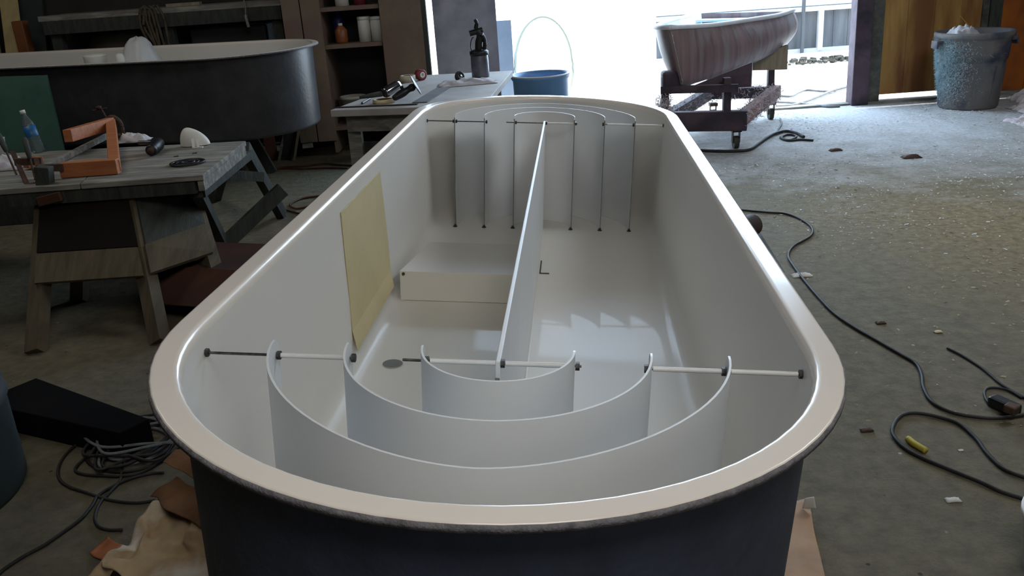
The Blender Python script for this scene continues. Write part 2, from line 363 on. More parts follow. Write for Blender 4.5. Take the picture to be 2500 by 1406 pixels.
for yc, sgn, fn in ((YN, 1, 'near'), (YF, -1, 'far')):
    for k in (1, 2, 3):
        v = vane(SP*k, yc, sgn).build('turning_vane', vane_m, tank, world=False)
        ang = v.modifiers.new('es', 'EDGE_SPLIT'); ang.split_angle = 0.7
        v.data.materials.append(raw_edge)
        for p_ in list(v.data.polygons)[-2:]: p_.material_index = 1
        v['label'] = {1: 'small inner', 2: 'middle', 3: 'large outer'}[k]+' curved white vane at the '+fn+' end'
        for s_ in (-1, 1):
            fb = MB().box((s_*SP*k, yc+sgn*0.02, DB+0.008), (0.014, 0.012, 0.012)); fb.build('anchor_bolt', nutm, v, world=True) if False else None
            o = MB(); o.cyl((s_*SP*k-0.002, yc+sgn*0.022, DB), (s_*SP*k-0.002, yc+sgn*0.022, DB+0.012), 0.006, n=6, smooth=False).cyl((s_*SP*k-0.002, yc+sgn*0.022, DB+0.001), (s_*SP*k-0.002, yc+sgn*0.022, DB+0.003), 0.011, n=12)
            o.xf(MT).build('anchor_bolt', nutm, v)
    def rod(x0, x1, nuts, sleeves, lab):
        zr = -0.056
        rd = MB().cyl((x0, yc, zr), (x1, yc, zr), 0.0028, n=10).xf(MT).build('threaded_rod', steel, tank, label=lab)
        for x in nuts: hexnut(x, yc, zr).xf(MT).build('nut', nutm, rd)
        for a, b_ in sleeves: MB().cyl((a, yc, zr), (b_, yc, zr), 0.0048, n=12).xf(MT).build('sleeve', tubem, rd)
    g = 0.007
    rod(-0.570, -0.287-0.0+0.012, (-0.566, -0.4305-g, -0.4305+g, -0.287+g+0.002), ((-0.420, -0.292),) if fn == 'near' else (), fn+' rod from the left wall')
    rod(-0.183, 0.158, (-0.1435+g, 0.1435+g, 0.009), ((-0.130, -0.004), (0.014, 0.140)) if fn == 'near' else ((0.014, 0.14),), fn+' rod through the divider')
    rod(0.276, 0.570, (0.287-g, 0.4305-g, 0.566), ((0.292, 0.424), (0.437, 0.560)) if fn == 'near' else ((0.3, 0.56),), fn+' rod to the right wall')
# divider
MB().box((0, (0.604+3.375)/2, (-0.05+DB)/2), (0.010, 3.375-0.59, abs(DB)-0.05)).xf(MT).build('divider', vane_m, tank, bevel=0.002, label='straight white dividing wall down the middle')
MB().box((0, 0.5885, (-0.05+DB)/2-0.01), (0.0085, 0.003, abs(DB)-0.09)).xf(MT).build('divider_edge', dark, tank, label='bare grey front edge of the divider')
cv = MB()
for s_ in (1,):
    n = 6; P = []
    vs = []; 
    for y in (0.62, 3.34):
        vs.append((s_*0.005, y, DB+0.012)); 
        for i in range(1, n): 
            t = i/n; vs.append((s_*(0.005+0.006*t*t), y, DB+0.012*(1-t)**2+0.0005))
        vs.append((s_*0.011, y, DB+0.0005))
    m = n+1
    cv.add(vs, [(i, i+1, m+i+1, m+i) for i in range(n)], True)
cv.xf(MT).build('fillet', gel, tank)
# raised step left of the divider
stp = MB(); x0, x1, y0, y1, h = -0.515, -0.006, 2.285, 3.05, 0.118
stp.hexa([(x0, y0, DB), (x1, y0, DB), (x1, y1, DB), (x0, y1, DB)], [(x0, y0+0.004, DB+h), (x1, y0+0.004, DB+h), (x1, y1, DB+0.004), (x0, y1, DB+0.004)])
stp.xf(MT).build('step', gel, tank, bevel=0.012, label='low sloping white step left of the divider')
# drain
dn = MB().lathe([(0.033, 0.0006), (0.034, 0.0012), (0.036, 0.0006)], (-0.432, 1.698, DB)).xf(MT).build('drain', gel, tank)
MB().cyl((-0.432, 1.698, DB-0.001), (-0.432, 1.698, DB+0.0012), 0.033, n=32).xf(MT).build('drain_hole', dark, dn, label='dull grey drain hole')
# yellowed patch on the left wall
pt = MB(); N1 = 6
def wallx(z): return -(0.625-0.054-0.022*min(1, max(0, (-z-0.022)/0.54)))+0.0035
vs = []
for i, (ya, yb, z) in enumerate([(1.665, 2.24, -0.06), (1.665, 2.262, -0.2), (1.67, 2.285, -0.35), (1.665, 2.285, -0.45), (1.66, 2.27, -0.515)]):
    for y in (ya, yb): vs.append((wallx(z)+(0.012 if i == 4 else 0), y, z))
pt.add(vs, [(2*i, 2*i+1, 2*i+3, 2*i+2) for i in range(4)])
pp = pt.xf(MT).build('core_patch', yel, tank, label='yellowed rectangular patch on the left inner wall')
so = pp.modifiers.new('t', 'SOLIDIFY'); so.thickness = 0.003; so.offset = 0
# pencilled corner mark on the floor of the tank
lm = MB(); lm.box((0.0155, 2.74, DB+0.0015), (0.005, 0.17, 0.001)); lm.box((0.034, 2.655, DB+0.0015), (0.04, 0.010, 0.001))
lm.xf(MT).build('pencil_mark', pencil, tank)
hd = MB().cyl((-0.50, 2.283, DB+0.108), (-0.50, 2.287, DB+0.108), 0.006, n=12).xf(MT).build('screw_hole', pencil, tank)

# what the tank stands on: two timber trestles
def trestle(yl, lab, lift=0.0, ext=(0.0, 0.0)):
    a = MT @ Vector((-0.50, yl, -0.613)); c = MT @ Vector((0.50, yl, -0.613)); d = (c-a).normalized()
    a2 = a-d*ext[0]; c2 = c+d*ext[1]
    t = thing('trestle', lab, 'trestle', ((a.x+c.x)/2, (a.y+c.y)/2, 0), group=None)
    MB().beam(a2-Vector((0, 0, 0.05)), c2-Vector((0, 0, 0.05)), 0.09, 0.09).build('beam', wood_pale, t)
    for p in (a, c):
        for s_ in (-1, 1):
            MB().beam(p+Vector((0, s_*0.03, -0.09)), Vector((p.x, p.y+s_*0.14, 0.0)), 0.04, 0.08).build('leg', wood_pale, t)
trestle(0.75, 'low timber trestle under the near end of the white tank')
trestle(3.0, 'low timber trestle under the far end of the white tank')

# ------------------------------------------------------------------ second tank
def MR(r, p, y, loc):
    return Matrix.Translation(loc) @ Matrix.Rotation(y, 4, 'Z') @ Matrix.Rotation(r, 4, 'Y') @ Matrix.Rotation(p, 4, 'X')
M2 = MR(0.019, -0.004, -1.804, (-5.184, 7.849, 1.103))
tank2 = thing('raceway_tank', 'dark grey oval tank with white rim at the back left behind the work table', 'tank', M=M2)
tank_shell(tank2, hull2m)
for yl in (0.7, 3.0):
    a = M2 @ Vector((-0.5, yl, -0.61)); c = M2 @ Vector((0.5, yl, -0.61))
    t = thing('trestle', 'dark timber trestle under the '+('far left' if yl < 1 else 'right')+' end of the grey tank', 'trestle', ((a.x+c.x)/2, (a.y+c.y)/2, 0))
    MB().beam(a-Vector((0, 0, 0.05)), c-Vector((0, 0, 0.05)), 0.09, 0.09).build('beam', wood_dark, t)
    for p in (a, c):
        for s_ in (-1, 1): MB().beam(p+Vector((0.0, 0, -0.09)), Vector((p.x+s_*0.16, p.y, 0)), 0.04, 0.08).build('leg', wood_dark, t)
# things inside it (stand on its floor, seen over the near rim)
def in2(x, y, z): return M2 @ Vector((x, y, z))
fl2 = -0.576
p = in2(0.1, 2.14, fl2)
pl_ = thing('plastic_tub', 'white plastic tub standing inside the grey tank', 'tub', p)
MB().lathe([(0.0, 0), (0.07, 0.0), (0.085, 0.57), (0.09, 0.58), (0.086, 0.59), (0.08, 0.57), (0.065, 0.01), (0, 0.01)], p).build('body', white_p, pl_)
p = in2(0.14, 2.385, fl2)
MB().lathe([(0.0, 0), (0.03, 0.0), (0.034, 0.56), (0.028, 0.585), (0.02, 0.592), (0, 0.594)], p).build('tmp', white_p)
o = bpy.data.objects['tmp']; o.name = 'white_bottle'; tag(o, 'narrow white bottle inside the grey tank beside the clear bag', 'bottle')
bg = MB(); rows = 12; cols = 24; vs = []
pc = in2(-0.08, 2.41, fl2)
for i in range(rows+1):
    ph = i/rows
    for j in range(cols):
        t = 2*PI*j/cols; rr = 0.17*math.cos(PI/2*min(0.999, ph))**0.6*(1+0.25*noise.noise(Vector((math.cos(t)*2, math.sin(t)*2, ph*5))))
        vs.append(pc+Vector((math.cos(t)*rr, math.sin(t)*rr, 0.01+math.sin(PI/2*ph)*0.68*(1+0.04*noise.noise(Vector((t, ph*3, 1)))))))
bg.add(vs, [(i*cols+j, i*cols+(j+1) % cols, (i+1)*cols+(j+1) % cols, (i+1)*cols+j) for i in range(rows) for j in range(cols)], True)
tag(bg.build('plastic_bag', bag_m), 'bulging milky plastic bag rising above the rim of the grey tank', 'bag')

# teal board leaning on the grey tank
A = (-4.694,8.072,0.350); B_ = (-3.698,7.610,0.350)
tb = MB(); a = Vector((-3.825,6.700,1.041)); b_ = Vector((-3.189,6.560,1.031)); c = Vector((-3.122,6.420,0.502)); d = Vector((-3.815,6.520,0.496))
dn_ = (c-b_).normalized(); 
c2 = c; d2 = d; zlow = min(c.z, d.z); d2.z = c2.z = zlow
o = MB().box(((c.x+d.x)/2, (c.y+d.y)/2+0.02, zlow/2-0.001), (0.7, 0.16, zlow-0.004)).build('low_box', wood_dark, bevel=0.004); tag(o, 'low dark box on the floor under the teal board', 'box')
off = Vector((0.0, 0.02, 0.0))
tb.hexa([a, b_, c2, d2], [a+off, b_+off, c2+off, d2+off])
tag(tb.build('leaning_board', teal), 'teal green sheet of board leaning against the side of the grey tank', 'board')

# ------------------------------------------------------------------ work table on the left
TZ = 0.68
q = [Vector((-1.503,5.288,0.680)), Vector((-1.478,4.367,0.680)), Vector((-2.996,4.355,0.680)), Vector((-3.465,5.502,0.680))]
tbl = thing('work_table', 'dusty grey plank work table on the left covered with tools', 'table', (-2.2, 4.9, 0))
dz = Vector((0, 0, -0.028))
m1 = q[3].lerp(q[0], 0.60); m2 = q[2].lerp(q[1], 0.60)
e1 = Vector((0.004, 0, 0))
MB().hexa([v+dz for v in (q[0], m1+e1, m2+e1, q[1])], [q[0], m1+e1, m2+e1, q[1]]).build('tabletop', wood_grey, tbl, bevel=0.004, label='pale grey dusty right board')
MB().hexa([v+dz for v in (m1, q[3], q[2], m2)], [m1, q[3], q[2], m2]).build('tabletop', wood_grey, tbl, bevel=0.004)
ap = MB()
def inset(i, t): return q[i].lerp((q[0]+q[1]+q[2]+q[3])/4, t)
ap.beam(inset(0, 0.025)+Vector((0, 0, -0.056)), inset(1, 0.025)+Vector((0, 0, -0.056)), 0.03, 0.052)
ap.build('apron', wood_grey, tbl, label='grey apron under the right edge')
ap = MB()
for i, j in ((1, 2), (0, 3)): ap.beam(inset(i, 0.06)+Vector((0, 0, -0.062)), inset(j, 0.06)+Vector((0, 0, -0.062)), 0.03, 0.065)
ap.build('apron', wood_dark, tbl)  # front and back aprons dark, painting in shade below the table edge
# right trestle of the table
tr = thing('sawhorse', 'green-grey sawhorse with crossed brace under the right end of the work table', 'sawhorse', (-1.7, 5.0, 0))
L1t = Vector((-1.576,5.503,0.600)); L1b = Vector((-1.570,6.117,0.000)); L2t = Vector((-1.572,4.511,0.580)); L2b = Vector((-1.797,5.467,0.000))
MB().beam(L1t, L1b, 0.05, 0.09).build('leg', wood_dark, tr)
MB().beam(L2t, L2b, 0.05, 0.09).build('leg', wood_dark, tr)
L3t = L2t+Vector((-0.02, 0.12, 0)); L3b = Vector((-2.142,6.360,0.000)); L4t = Vector((-1.581,5.044,0.600)); L4b = Vector((-2.258,6.886,0.000))
MB().beam(L4t, L4b, 0.05, 0.09).build('leg', wood_dark, tr)
MB().beam(Vector((-1.671,5.257,0.500)), Vector((-1.520,5.576,0.400)), 0.03, 0.06).build('rail', wood_dark, tr)
br_a = Vector((-1.423,5.650,0.296)); br_b = Vector((-1.775,5.450,0.025))
MB().beam(br_a, br_b, 0.04, 0.09).build('brace', wood_dark, tr)
bb = L2t.lerp(L1t, 0.5)
MB().beam(L2t+Vector((0, 0, -0.02)), L1t+Vector((0, 0, -0.04)), 0.08, 0.05).build('top_beam', wood_dark, tr)
# left stand: splayed box stand with dark plywood face
sd = thing('sawhorse', 'splayed pale timber stand with dark plywood face under the left of the table', 'sawhorse', (-2.0, 4.2, 0))
T = [Vector((-2.339,4.504,0.585)), Vector((-1.899,4.481,0.585))]; T.append(T[1]+Vector((0.14, 0.42, 0))); T.append(T[0]+Vector((0.0, 0.42, 0)))
F = [Vector((-2.230,3.869,0.000)), Vector((-1.654,3.883,0.000)), Vector((-1.385,4.078,0.000))]; F.append(F[0]+Vector((-0.1, 0.7, 0)))
wood_stand = mat('grimy_stand_timber', (100, 90, 70), (76, 68, 52), 4, rough=0.85, bump=0.15, stretch=(6, 1, 1))
for t_, f_ in zip(T, F): MB().beam(t_.lerp(f_, 0.0), f_, 0.07, 0.07, up=(0, 1, 0.3)).build('leg', wood_stand, sd)
def fp(i, j, s_, t_): return T[i].lerp(F[i], t_).lerp(T[j].lerp(F[j], t_), s_)
def slab(i, j, t0, t1, th, m, nm, lab=None, e=0.0):
    a_, b2, c_, d_ = fp(i, j, 0, t0), fp(i, j, 1, t0), fp(i, j, 1, t1), fp(i, j, 0, t1)
    n_ = (b2-a_).cross(c_-a_).normalized(); 
    ctr = (sum(T, Vector())+sum(F, Vector()))/8
    if n_.dot((a_+c_)/2-ctr) < 0: n_ = -n_
    s0 = n_*e; s1 = n_*(e+th)
    return MB().hexa([v+s0 for v in (a_, b2, c_, d_)], [v+s1 for v in (a_, b2, c_, d_)]).build(nm, m, sd, label=lab)
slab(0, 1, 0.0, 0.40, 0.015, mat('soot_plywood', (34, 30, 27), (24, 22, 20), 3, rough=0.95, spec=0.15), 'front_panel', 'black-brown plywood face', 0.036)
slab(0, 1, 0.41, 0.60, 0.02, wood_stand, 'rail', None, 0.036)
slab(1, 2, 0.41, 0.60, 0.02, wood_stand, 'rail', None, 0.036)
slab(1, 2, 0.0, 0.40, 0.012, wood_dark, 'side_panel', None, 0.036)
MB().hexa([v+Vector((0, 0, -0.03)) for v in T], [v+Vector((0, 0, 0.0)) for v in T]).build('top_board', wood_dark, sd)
# pale pail behind the stand
pp_ = Vector((-2.261,5.959,0.000)); pp_.z = 0; pp_.y += 0.25; pp_.x -= 0.05
pa = thing('pail', 'grey-white plastic pail on the floor under the work table', 'pail', pp_)
MB().lathe([(0, 0), (0.11, 0), (0.135, 0.34), (0.142, 0.34), (0.142, 0.365), (0.13, 0.365), (0.105, 0.01), (0, 0.01)], pp_).build('body', white_p, pa)
MB().tube([pp_+Vector((0.142*math.cos(t), -0.02-0.12*math.sin(t), 0.33-0.10*math.sin(t))) for t in [PI*i/12 for i in range(13)]], 0.003).build('handle', steel, pa)

# --- things on the table
# U-shaped orange wood frame
fr = thing('wooden_frame', 'orange-brown three-sided wooden frame lying across the table edge', 'frame', (-2.228,4.881,0.680))
z1 = 0.74
P0 = Vector((-2.247,4.547,0.720)); P1 = Vector((-1.975,4.546,0.720)); P2_ = Vector((-2.446,5.715,0.735)); P3_ = Vector((-2.468,5.158,0.800))
MB().beam(P0, P1+(P1-P0).normalized()*0.02, 0.05, 0.075).build('side_rail', wood_orange, fr, bevel=0.003)
MB().beam(P1+Vector((0, 0, 0.0)), P2_+Vector((0, 0, 0.04)), 0.055, 0.06).build('end_rail', wood_orange, fr, bevel=0.003)
MB().beam(P3_, P2_+Vector((0, 0, 0.045)), 0.05, 0.07).build('side_rail', wood_orange, fr, bevel=0.003)
# grey flat bar
fbar = MB().beam(Vector((-2.451,4.800,0.695)), Vector((-2.496,5.757,0.700)), 0.03, 0.03).build('timber_batten', wood_grey, bevel=0.002); tag(fbar, 'thin grey batten lying diagonally through the orange frame', 'batten')
# handscrew clamps
def handscrew(label, a, b2, hx, hy):
    t = thing('bar_clamp', label, 'clamp', a)
    a = Vector(a); b2 = Vector(b2); d = (b2-a)
    MB().beam(a, b2, 0.022, 0.012).build('bar', copper, t)
    MB().beam(a.lerp(b2, 0.86)+Vector((-0.01, 0, 0)), a.lerp(b2, 0.86)+Vector((0.10, 0.02, 0.01)), 0.03, 0.03).build('jaw', redm if False else copper, t)
    MB().beam(a.lerp(b2, 0.25)+Vector((-0.01, 0, 0)), a.lerp(b2, 0.25)+Vector((0.11, 0.03, -0.01)), 0.03, 0.035).build('sliding_jaw', copper, t)
    h0 = a.lerp(b2, 0.0)+Vector((hx, hy, 0)); h1 = h0-(d.normalized()*0.16)
    MB().cyl(a.lerp(b2, 0.55)+Vector((hx, hy, 0)), h0, 0.005, n=8).build('screw', copper, t)
    MB().lathe([(0, 0), (0.010, 0.005), (0.014, 0.04), (0.013, 0.11), (0.009, 0.125), (0, 0.13)], h0, R=rot_to(h1-h0), n=14).build('handle', wood_dark, t)
handscrew('rusty bar clamp with slanting wooden handle at the table front edge', (-2.346,4.520,0.790), (-2.281,4.400,0.624), -0.03, 0.0)
handscrew('second bar clamp further left gripping the table front edge', (-2.487,4.580,0.825), (-2.367,4.430,0.639), -0.03, 0.0)
# blocks by the clamps
cb = Vector((-2.276,4.420,0.698)); o = MB().box(cb, (0.07, 0.06, 0.14), R=Matrix.Rotation(0.15, 4, 'Y')).build('clamp_block', wood_dark, bevel=0.004); tag(o, 'dark wooden block pinched by the clamp at the table edge', 'block')
o = MB().beam(Vector((-2.571,4.830,0.715)), Vector((-2.519,4.899,0.715)), 0.06, 0.05).build('wood_offcut', wood_orange, bevel=0.003); tag(o, 'short reddish wood offcut between the two clamps', 'offcut')
o = MB().beam(Vector((-2.301,4.360,0.606)), Vector((-2.185,4.360,0.627)), 0.04, 0.045).build('wood_offcut', redcard, bevel=0.003); tag(o, 'reddish wood piece clamped below the table front edge', 'offcut')
# water bottle
bt = Vector((-2.769,5.395,0.680)); hgt = 0.26
wbt = thing('water_bottle', 'clear plastic water bottle with blue label at the back of the table', 'bottle', bt)
lean = Matrix.Translation(bt) @ Matrix.Rotation(-0.17, 4, 'Y')
MB().lathe([(0, 0), (0.03, 0), (0.034, 0.01), (0.033, 0.03), (0.035, 0.04), (0.033, 0.06), (0.035, 0.07), (0.034, 0.15), (0.033, 0.175), (0.02, 0.21), (0.013, 0.225), (0.013, 0.24)], n=24).xf(lean).build('body', glass, wbt)
MB().lathe([(0.0355, 0.10), (0.0358, 0.105), (0.0355, 0.165), (0.0355, 0.165)], n=24).xf(lean).build('label_band', capm, wbt)
MB().lathe([(0, 0.258), (0.015, 0.258), (0.0155, 0.238), (0.0, 0.238)], n=18).xf(lean).build('cap', white_p, wbt)
# C clamp standing
cc = Vector((-2.472,5.804,0.690)); t = thing('c_clamp', 'rusty c-clamp standing up behind the orange wooden frame', 'clamp', cc)
MB().tube(spline([cc+Vector(v) for v in ((-0.03, 0, 0.10), (-0.01, 0, 0.115), (0.02, 0, 0.11), (0.045, 0, 0.08), (0.05, 0, 0.04), (0.045, 0, 0.0), (0.02, 0, -0.002))]), 0.015).build('frame', copper, t)
MB().cyl(cc+Vector((-0.02, 0, 0.07)), cc+Vector((-0.06, 0, 0.185)), 0.007, n=8).build('screw', copper, t)
MB().cyl(cc+Vector((-0.11, 0, 0.165)), cc+Vector((-0.02, 0, 0.175)), 0.004, n=8).build('tommy_bar', copper, t)
MB().lathe([(0, 0), (0.018, 0.003), (0.016, 0.02), (0, 0.022)], cc+Vector((-0.068, 0, 0.17)), n=12).build('swivel_pad', copper, t)
# crumpled rag
def lump(name, c, sx, sy, h, m, label, cat, seed=0, n=22, amp=0.5, res=3.0, rz=0.0):
    mb = MB(); vs = []; c = Vector(c); cr, sr = math.cos(rz), math.sin(rz)
    for i in range(n+1):
        for j in range(n+1):
            u = i/n*2-1; v = j/n*2-1; d = max(abs(u), abs(v)); 
            e = max(0, 1-d**3)
            k = 1+0.25*noise.noise(Vector((u*2+seed, v*2, seed)))
            z = h*e*(0.55+amp*noise.noise(Vector((u*res+seed, v*res, seed*1.7)))+0.25*noise.noise(Vector((u*res*2.6, v*res*2.6+seed, 3))))
            X = u*sx/2*k; Y = v*sy/2*k
            vs.append(c+Vector((X*cr-Y*sr, X*sr+Y*cr, max(0.001, z)+0.001)))
    mb.add(vs, [(i*(n+1)+j, (i+1)*(n+1)+j, (i+1)*(n+1)+j+1, i*(n+1)+j+1) for i in range(n) for j in range(n)], True)
    o = mb.build(name, m); s_ = o.modifiers.new('t', 'SOLIDIFY'); s_.thickness = 0.003; s_.offset = 1
    return tag(o, label, cat)
lump('rag', (-2.272,5.567,0.680), 0.20, 0.14, 0.07, clothm, 'crumpled grey-white rag beside the power tool on the table', 'rag', 2)
lump('glove', (-2.756,4.950,0.680), 0.26, 0.22, 0.08, clothm, 'crumpled pale glove at the far left of the table', 'glove', 5)
# clear cup far left
cu = Vector((-2.897,5.198,0.680)); o = MB().lathe([(0, 0), (0.035, 0), (0.045, 0.13), (0.047, 0.13), (0.043, 0.125), (0.033, 0.006), (0, 0.006)], cu).build('plastic_cup', bag_m); tag(o, 'milky blue plastic cup at the left edge of the table', 'cup')
# grinder
gp = Vector((-1.943,4.969,0.715)); ge = Vector((-1.969,5.209,0.725)); g_ = thing('angle_grinder', 'dark cylindrical power tool lying on the table facing forward', 'power tool', (-2.037,5.281,0.680))
R_ = rot_to(ge-gp)
MB().lathe([(0, 0), (0.024, 0), (0.030, 0.006), (0.032, 0.03), (0.029, 0.045), (0.036, 0.06), (0.038, 0.16), (0.030, 0.20), (0.02, 0.21), (0, 0.212)], gp, R=R_, n=24).build('body', black, g_)
MB().lathe([(0.0, -0.003), (0.018, -0.003), (0.0185, 0.001), (0, 0.001)], gp, R=R_, n=18).build('end_cap', copper, g_)
MB().cyl(gp+(ge-gp)*0.9+Vector((0, 0, 0.0)), gp+(ge-gp)*0.9+Vector((-0.13, 0.03, 0.0)), 0.013, n=12).build('side_handle', steel, g_)
# white scoop
w0 = Vector((-1.787,5.252,0.680)); wsc = thing('plastic_hood', 'white domed plastic cover with small bracket on the table', 'cover', w0)
mb = MB(); vs = []; n1, n2 = 14, 28
for i in range(n1+1):
    a_ = PI/2*i/n1
    for j in range(n2):
        b3 = 2*PI*j/n2; x_ = math.cos(b3)*math.cos(a_)**0.8; 
        vs.append(w0+Vector((0.085*x_+0.0, 0.055*math.sin(b3)*math.cos(a_), 0.004+0.105*math.sin(a_)*(1.0-0.35*x_)-0.012*math.sin(a_))))
mb.add(vs, [(i*n2+j, i*n2+(j+1) % n2, (i+1)*n2+(j+1) % n2, (i+1)*n2+j) for i in range(n1) for j in range(n2)], True)
mb.build('hood', white_p, wsc)
MB().beam(w0+Vector((0.01, -0.09, 0.003)), w0+Vector((0.07, -0.09, 0.003)), 0.02, 0.006).beam(w0+Vector((0.015, -0.085, 0.005)), w0+Vector((0.01, -0.065, 0.05)), 0.015, 0.006).beam(w0+Vector((0.04, -0.085, 0.005)), w0+Vector((0.035, -0.065, 0.05)), 0.012, 0.006).build('bracket', white_p, wsc)
# slotted disc
dc = Vector((-1.655,4.690,0.684)); t = thing('wire_disc', 'flat dark slotted disc lying near the right end of the table', 'disc', dc)
MB().lathe([(0.078, 0), (0.09, 0), (0.092, 0.004), (0.09, 0.008), (0.078, 0.008), (0.078, 0)], dc, n=40).lathe([(0.052, 0.0), (0.062, 0), (0.062, 0.007), (0.052, 0.007), (0.052, 0)], dc, n=36).lathe([(0.026, 0), (0.04, 0), (0.04, 0.009), (0.026, 0.009), (0.026, 0)], dc, n=30).build('ring', black, t)
sp_ = MB()
for i in range(18):
    a_ = 2*PI*i/18; u = Vector((math.cos(a_), math.sin(a_), 0)); sp_.beam(dc+u*0.03+Vector((0, 0, 0.004)), dc+u*0.085+Vector((0, 0, 0.004)), 0.004, 0.004)
sp_.build('spoke', black, t)
for nm, pz, lab in (('screw', (-1.803,4.915,0.684), 'tiny dark screw on the table left of the slotted disc'), ('screw', (-1.719,4.976,0.684), 'tiny pale screw on the table below the white cover')):
    pz = Vector(pz); o = MB().cyl(pz, pz+Vector((0.022, 0.004, 0)), 0.003, n=8).cyl(pz+Vector((0.02, 0.004, 0)), pz+Vector((0.024, 0.004, 0)), 0.006, n=8).build(nm, steel); tag(o, lab, 'screw')

# ------------------------------------------------------------------ bench behind the far end
BZ = 0.75
bq = [Vector((-1.086,5.826,0.750)), Vector((-0.537,5.692,0.750)), Vector((-0.072,5.541,0.750)), Vector((0.107,7.281,0.750)), Vector((-0.557,7.400,0.750))]
right_n = bq[0]+(bq[1]-bq[0]).normalized()*1.02
bq = [bq[0], right_n, bq[3]+Vector((0.02, 0.1, 0)), bq[4]+Vector((-0.02, 0.1, 0))]
bn = thing('workbench', 'pale dusty workbench beyond the far end of the white tank', 'workbench', (-0.5, 6.5, 0))
MB().hexa([v+Vector((0, 0, -0.045)) for v in bq], bq).build('worktop', mat('pale_bench_top', (176, 172, 168), (150, 146, 142), 3, rough=0.7, bump=0.1), bn, bevel=0.004)
MB().beam(bq[0].lerp(bq[1], 0.02)+Vector((0.07, 0.08, -0.10)), bq[1]+Vector((-0.07, 0.08, -0.10)), 0.03, 0.11).build('apron', wood_grey, bn)
for c_ in (bq[0]+Vector((0.12, 0.14, 0)), bq[1]+Vector((-0.12, 0.14, 0)), bq[2]+Vector((-0.15, -0.15, 0)), bq[3]+Vector((0.1, -0.15, 0))):
    MB().beam(c_+Vector((0, 0, -0.045)), put(c_, 0), 0.085, 0.085).build('leg', wood_grey, bn)
MB().beam(put(bq[0]+Vector((0.12, 0.2, 0)), 0.35), put(bq[1]+Vector((-0.12, 0.2, 0)), 0.35), 0.03, 0.3).build('lower_board', wood_dark, bn)
# dark steel straight edges on bench
s1 = MB().beam(Vector((-1.057,5.910,0.754)), Vector((-0.519,5.798,0.754)), 0.03, 0.004).build('straight_edge', black); tag(s1, 'thin dark straight edge lying along the front of the workbench', 'ruler')
s2 = MB().beam(Vector((-0.511,5.867,0.754)), Vector((-0.390,6.549,0.754)), 0.10, 0.006).build('sanding_sheet', mat('dark_grey_paper', (104, 102, 104), (88, 86, 90), 6)); tag(s2, 'dark grey strip of sandpaper lying lengthwise on the workbench', 'sandpaper')
def tape(c, r, h, m, label, R=None, core=0.72):
    t = thing('tape_roll', label, 'tape roll', c); R = R or Matrix.Identity(4)
    MB().lathe([(r*core, 0), (r, 0), (r, h), (r*core, h), (r*core, 0)], c, R=R, n=36).build('tape', m, t)
    MB().lathe([(r*core-0.003, 0.001), (r*core, 0.001), (r*core, h-0.001), (r*core-0.003, h-0.001), (r*core-0.003, 0.001)], c, R=R, n=36).build('core', cardb2, t)
tape(Vector((-0.757,5.997,0.750)), 0.075, 0.025, tapem, 'cream masking tape roll lying flat at the front of the workbench')
tape(Vector((-0.691,7.095,0.750)), 0.06, 0.05, mat('beige_tape', (196, 186, 166), (180, 170, 150), 5), 'beige roll of wide tape near the back left of the workbench')
rt = Vector((-0.595,7.146,0.750)); t = thing('tape_roll', 'red and white roll standing upright beside the beige tape roll', 'tape roll', rt)
Rr = rot_to((0.5, -0.6, 0)); MB().lathe([(0.022, -0.025), (0.042, -0.025), (0.042, 0.025), (0.022, 0.025), (0.022, -0.025)], rt+Vector((0, 0, 0.042)), R=Rr, n=30).build('tape', redm, t)
MB().lathe([(0.012, -0.027), (0.023, -0.027), (0.023, 0.027), (0.012, 0.027), (0.012, -0.027)], rt+Vector((0, 0, 0.042)), R=Rr, n=24).build('core', white_p, t)
# polished cylinder tool
g0 = Vector((-0.748,5.980,0.813)); g1 = Vector((-0.659,6.080,0.850)); t = thing('die_grinder', 'chrome barrel air tool with dark handle at the front left of the workbench', 'air tool', put(g0, 0.75))
R_ = rot_to(g1-g0); Lg = (g1-g0).length
MB().lathe([(0, 0), (0.024, 0.0), (0.033, 0.008), (0.034, 0.02), (0.034, Lg-0.02), (0.031, Lg), (0.026, Lg), (0.0, Lg)], g0, R=R_, n=30).build('barrel', chrome, t)
MB().lathe([(0, -0.002), (0.027, -0.002), (0.029, 0.003), (0, 0.003)], g0, R=R_, n=24).build('end_cap', nutm, t)
h1 = Vector((-0.902,5.920,0.805)); MB().tube([g0+(h1-g0)*0.1, g0.lerp(h1, 0.5), h1], [0.018, 0.016, 0.010], n=10).build('handle', wood_dark, t)
# black tool with disc
k0 = Vector((-0.683,5.900,0.785)); k1 = Vector((-0.545,5.980,0.847)); t = thing('disc_cutter', 'black hand cutter with thin upright disc on the workbench', 'power tool', put(k0, 0.75))
MB().tube(spline([k0, k0.lerp(k1, 0.3), k0.lerp(k1, 0.7), k1], 4), [0.014, 0.02, 0.022, 0.024, 0.026, 0.027, 0.026, 0.023, 0.020, 0.022, 0.026, 0.022, 0.016], n=12).build('body', black, t)
MB().cyl(k0.lerp(k1, 0.5), k0.lerp(k1, 0.42)+Vector((0.0, 0.0, 0.045)), 0.012, n=10).build('trigger', black, t)
R2 = rot_to((0.90, 0.03, 0.43)); MB().lathe([(0, -0.001), (0.070, -0.001), (0.070, 0.002), (0, 0.002)], k1+Vector((0.008, 0, 0.006)), R=R2, n=36).build('disc', steel, t)
o = MB().cyl(Vector((-0.901,5.992,0.758)), Vector((-0.875,6.213,0.758)), 0.007, n=8).build('drill_bit', black); tag(o, 'short black bit lying left of the cream tape roll', 'drill bit')
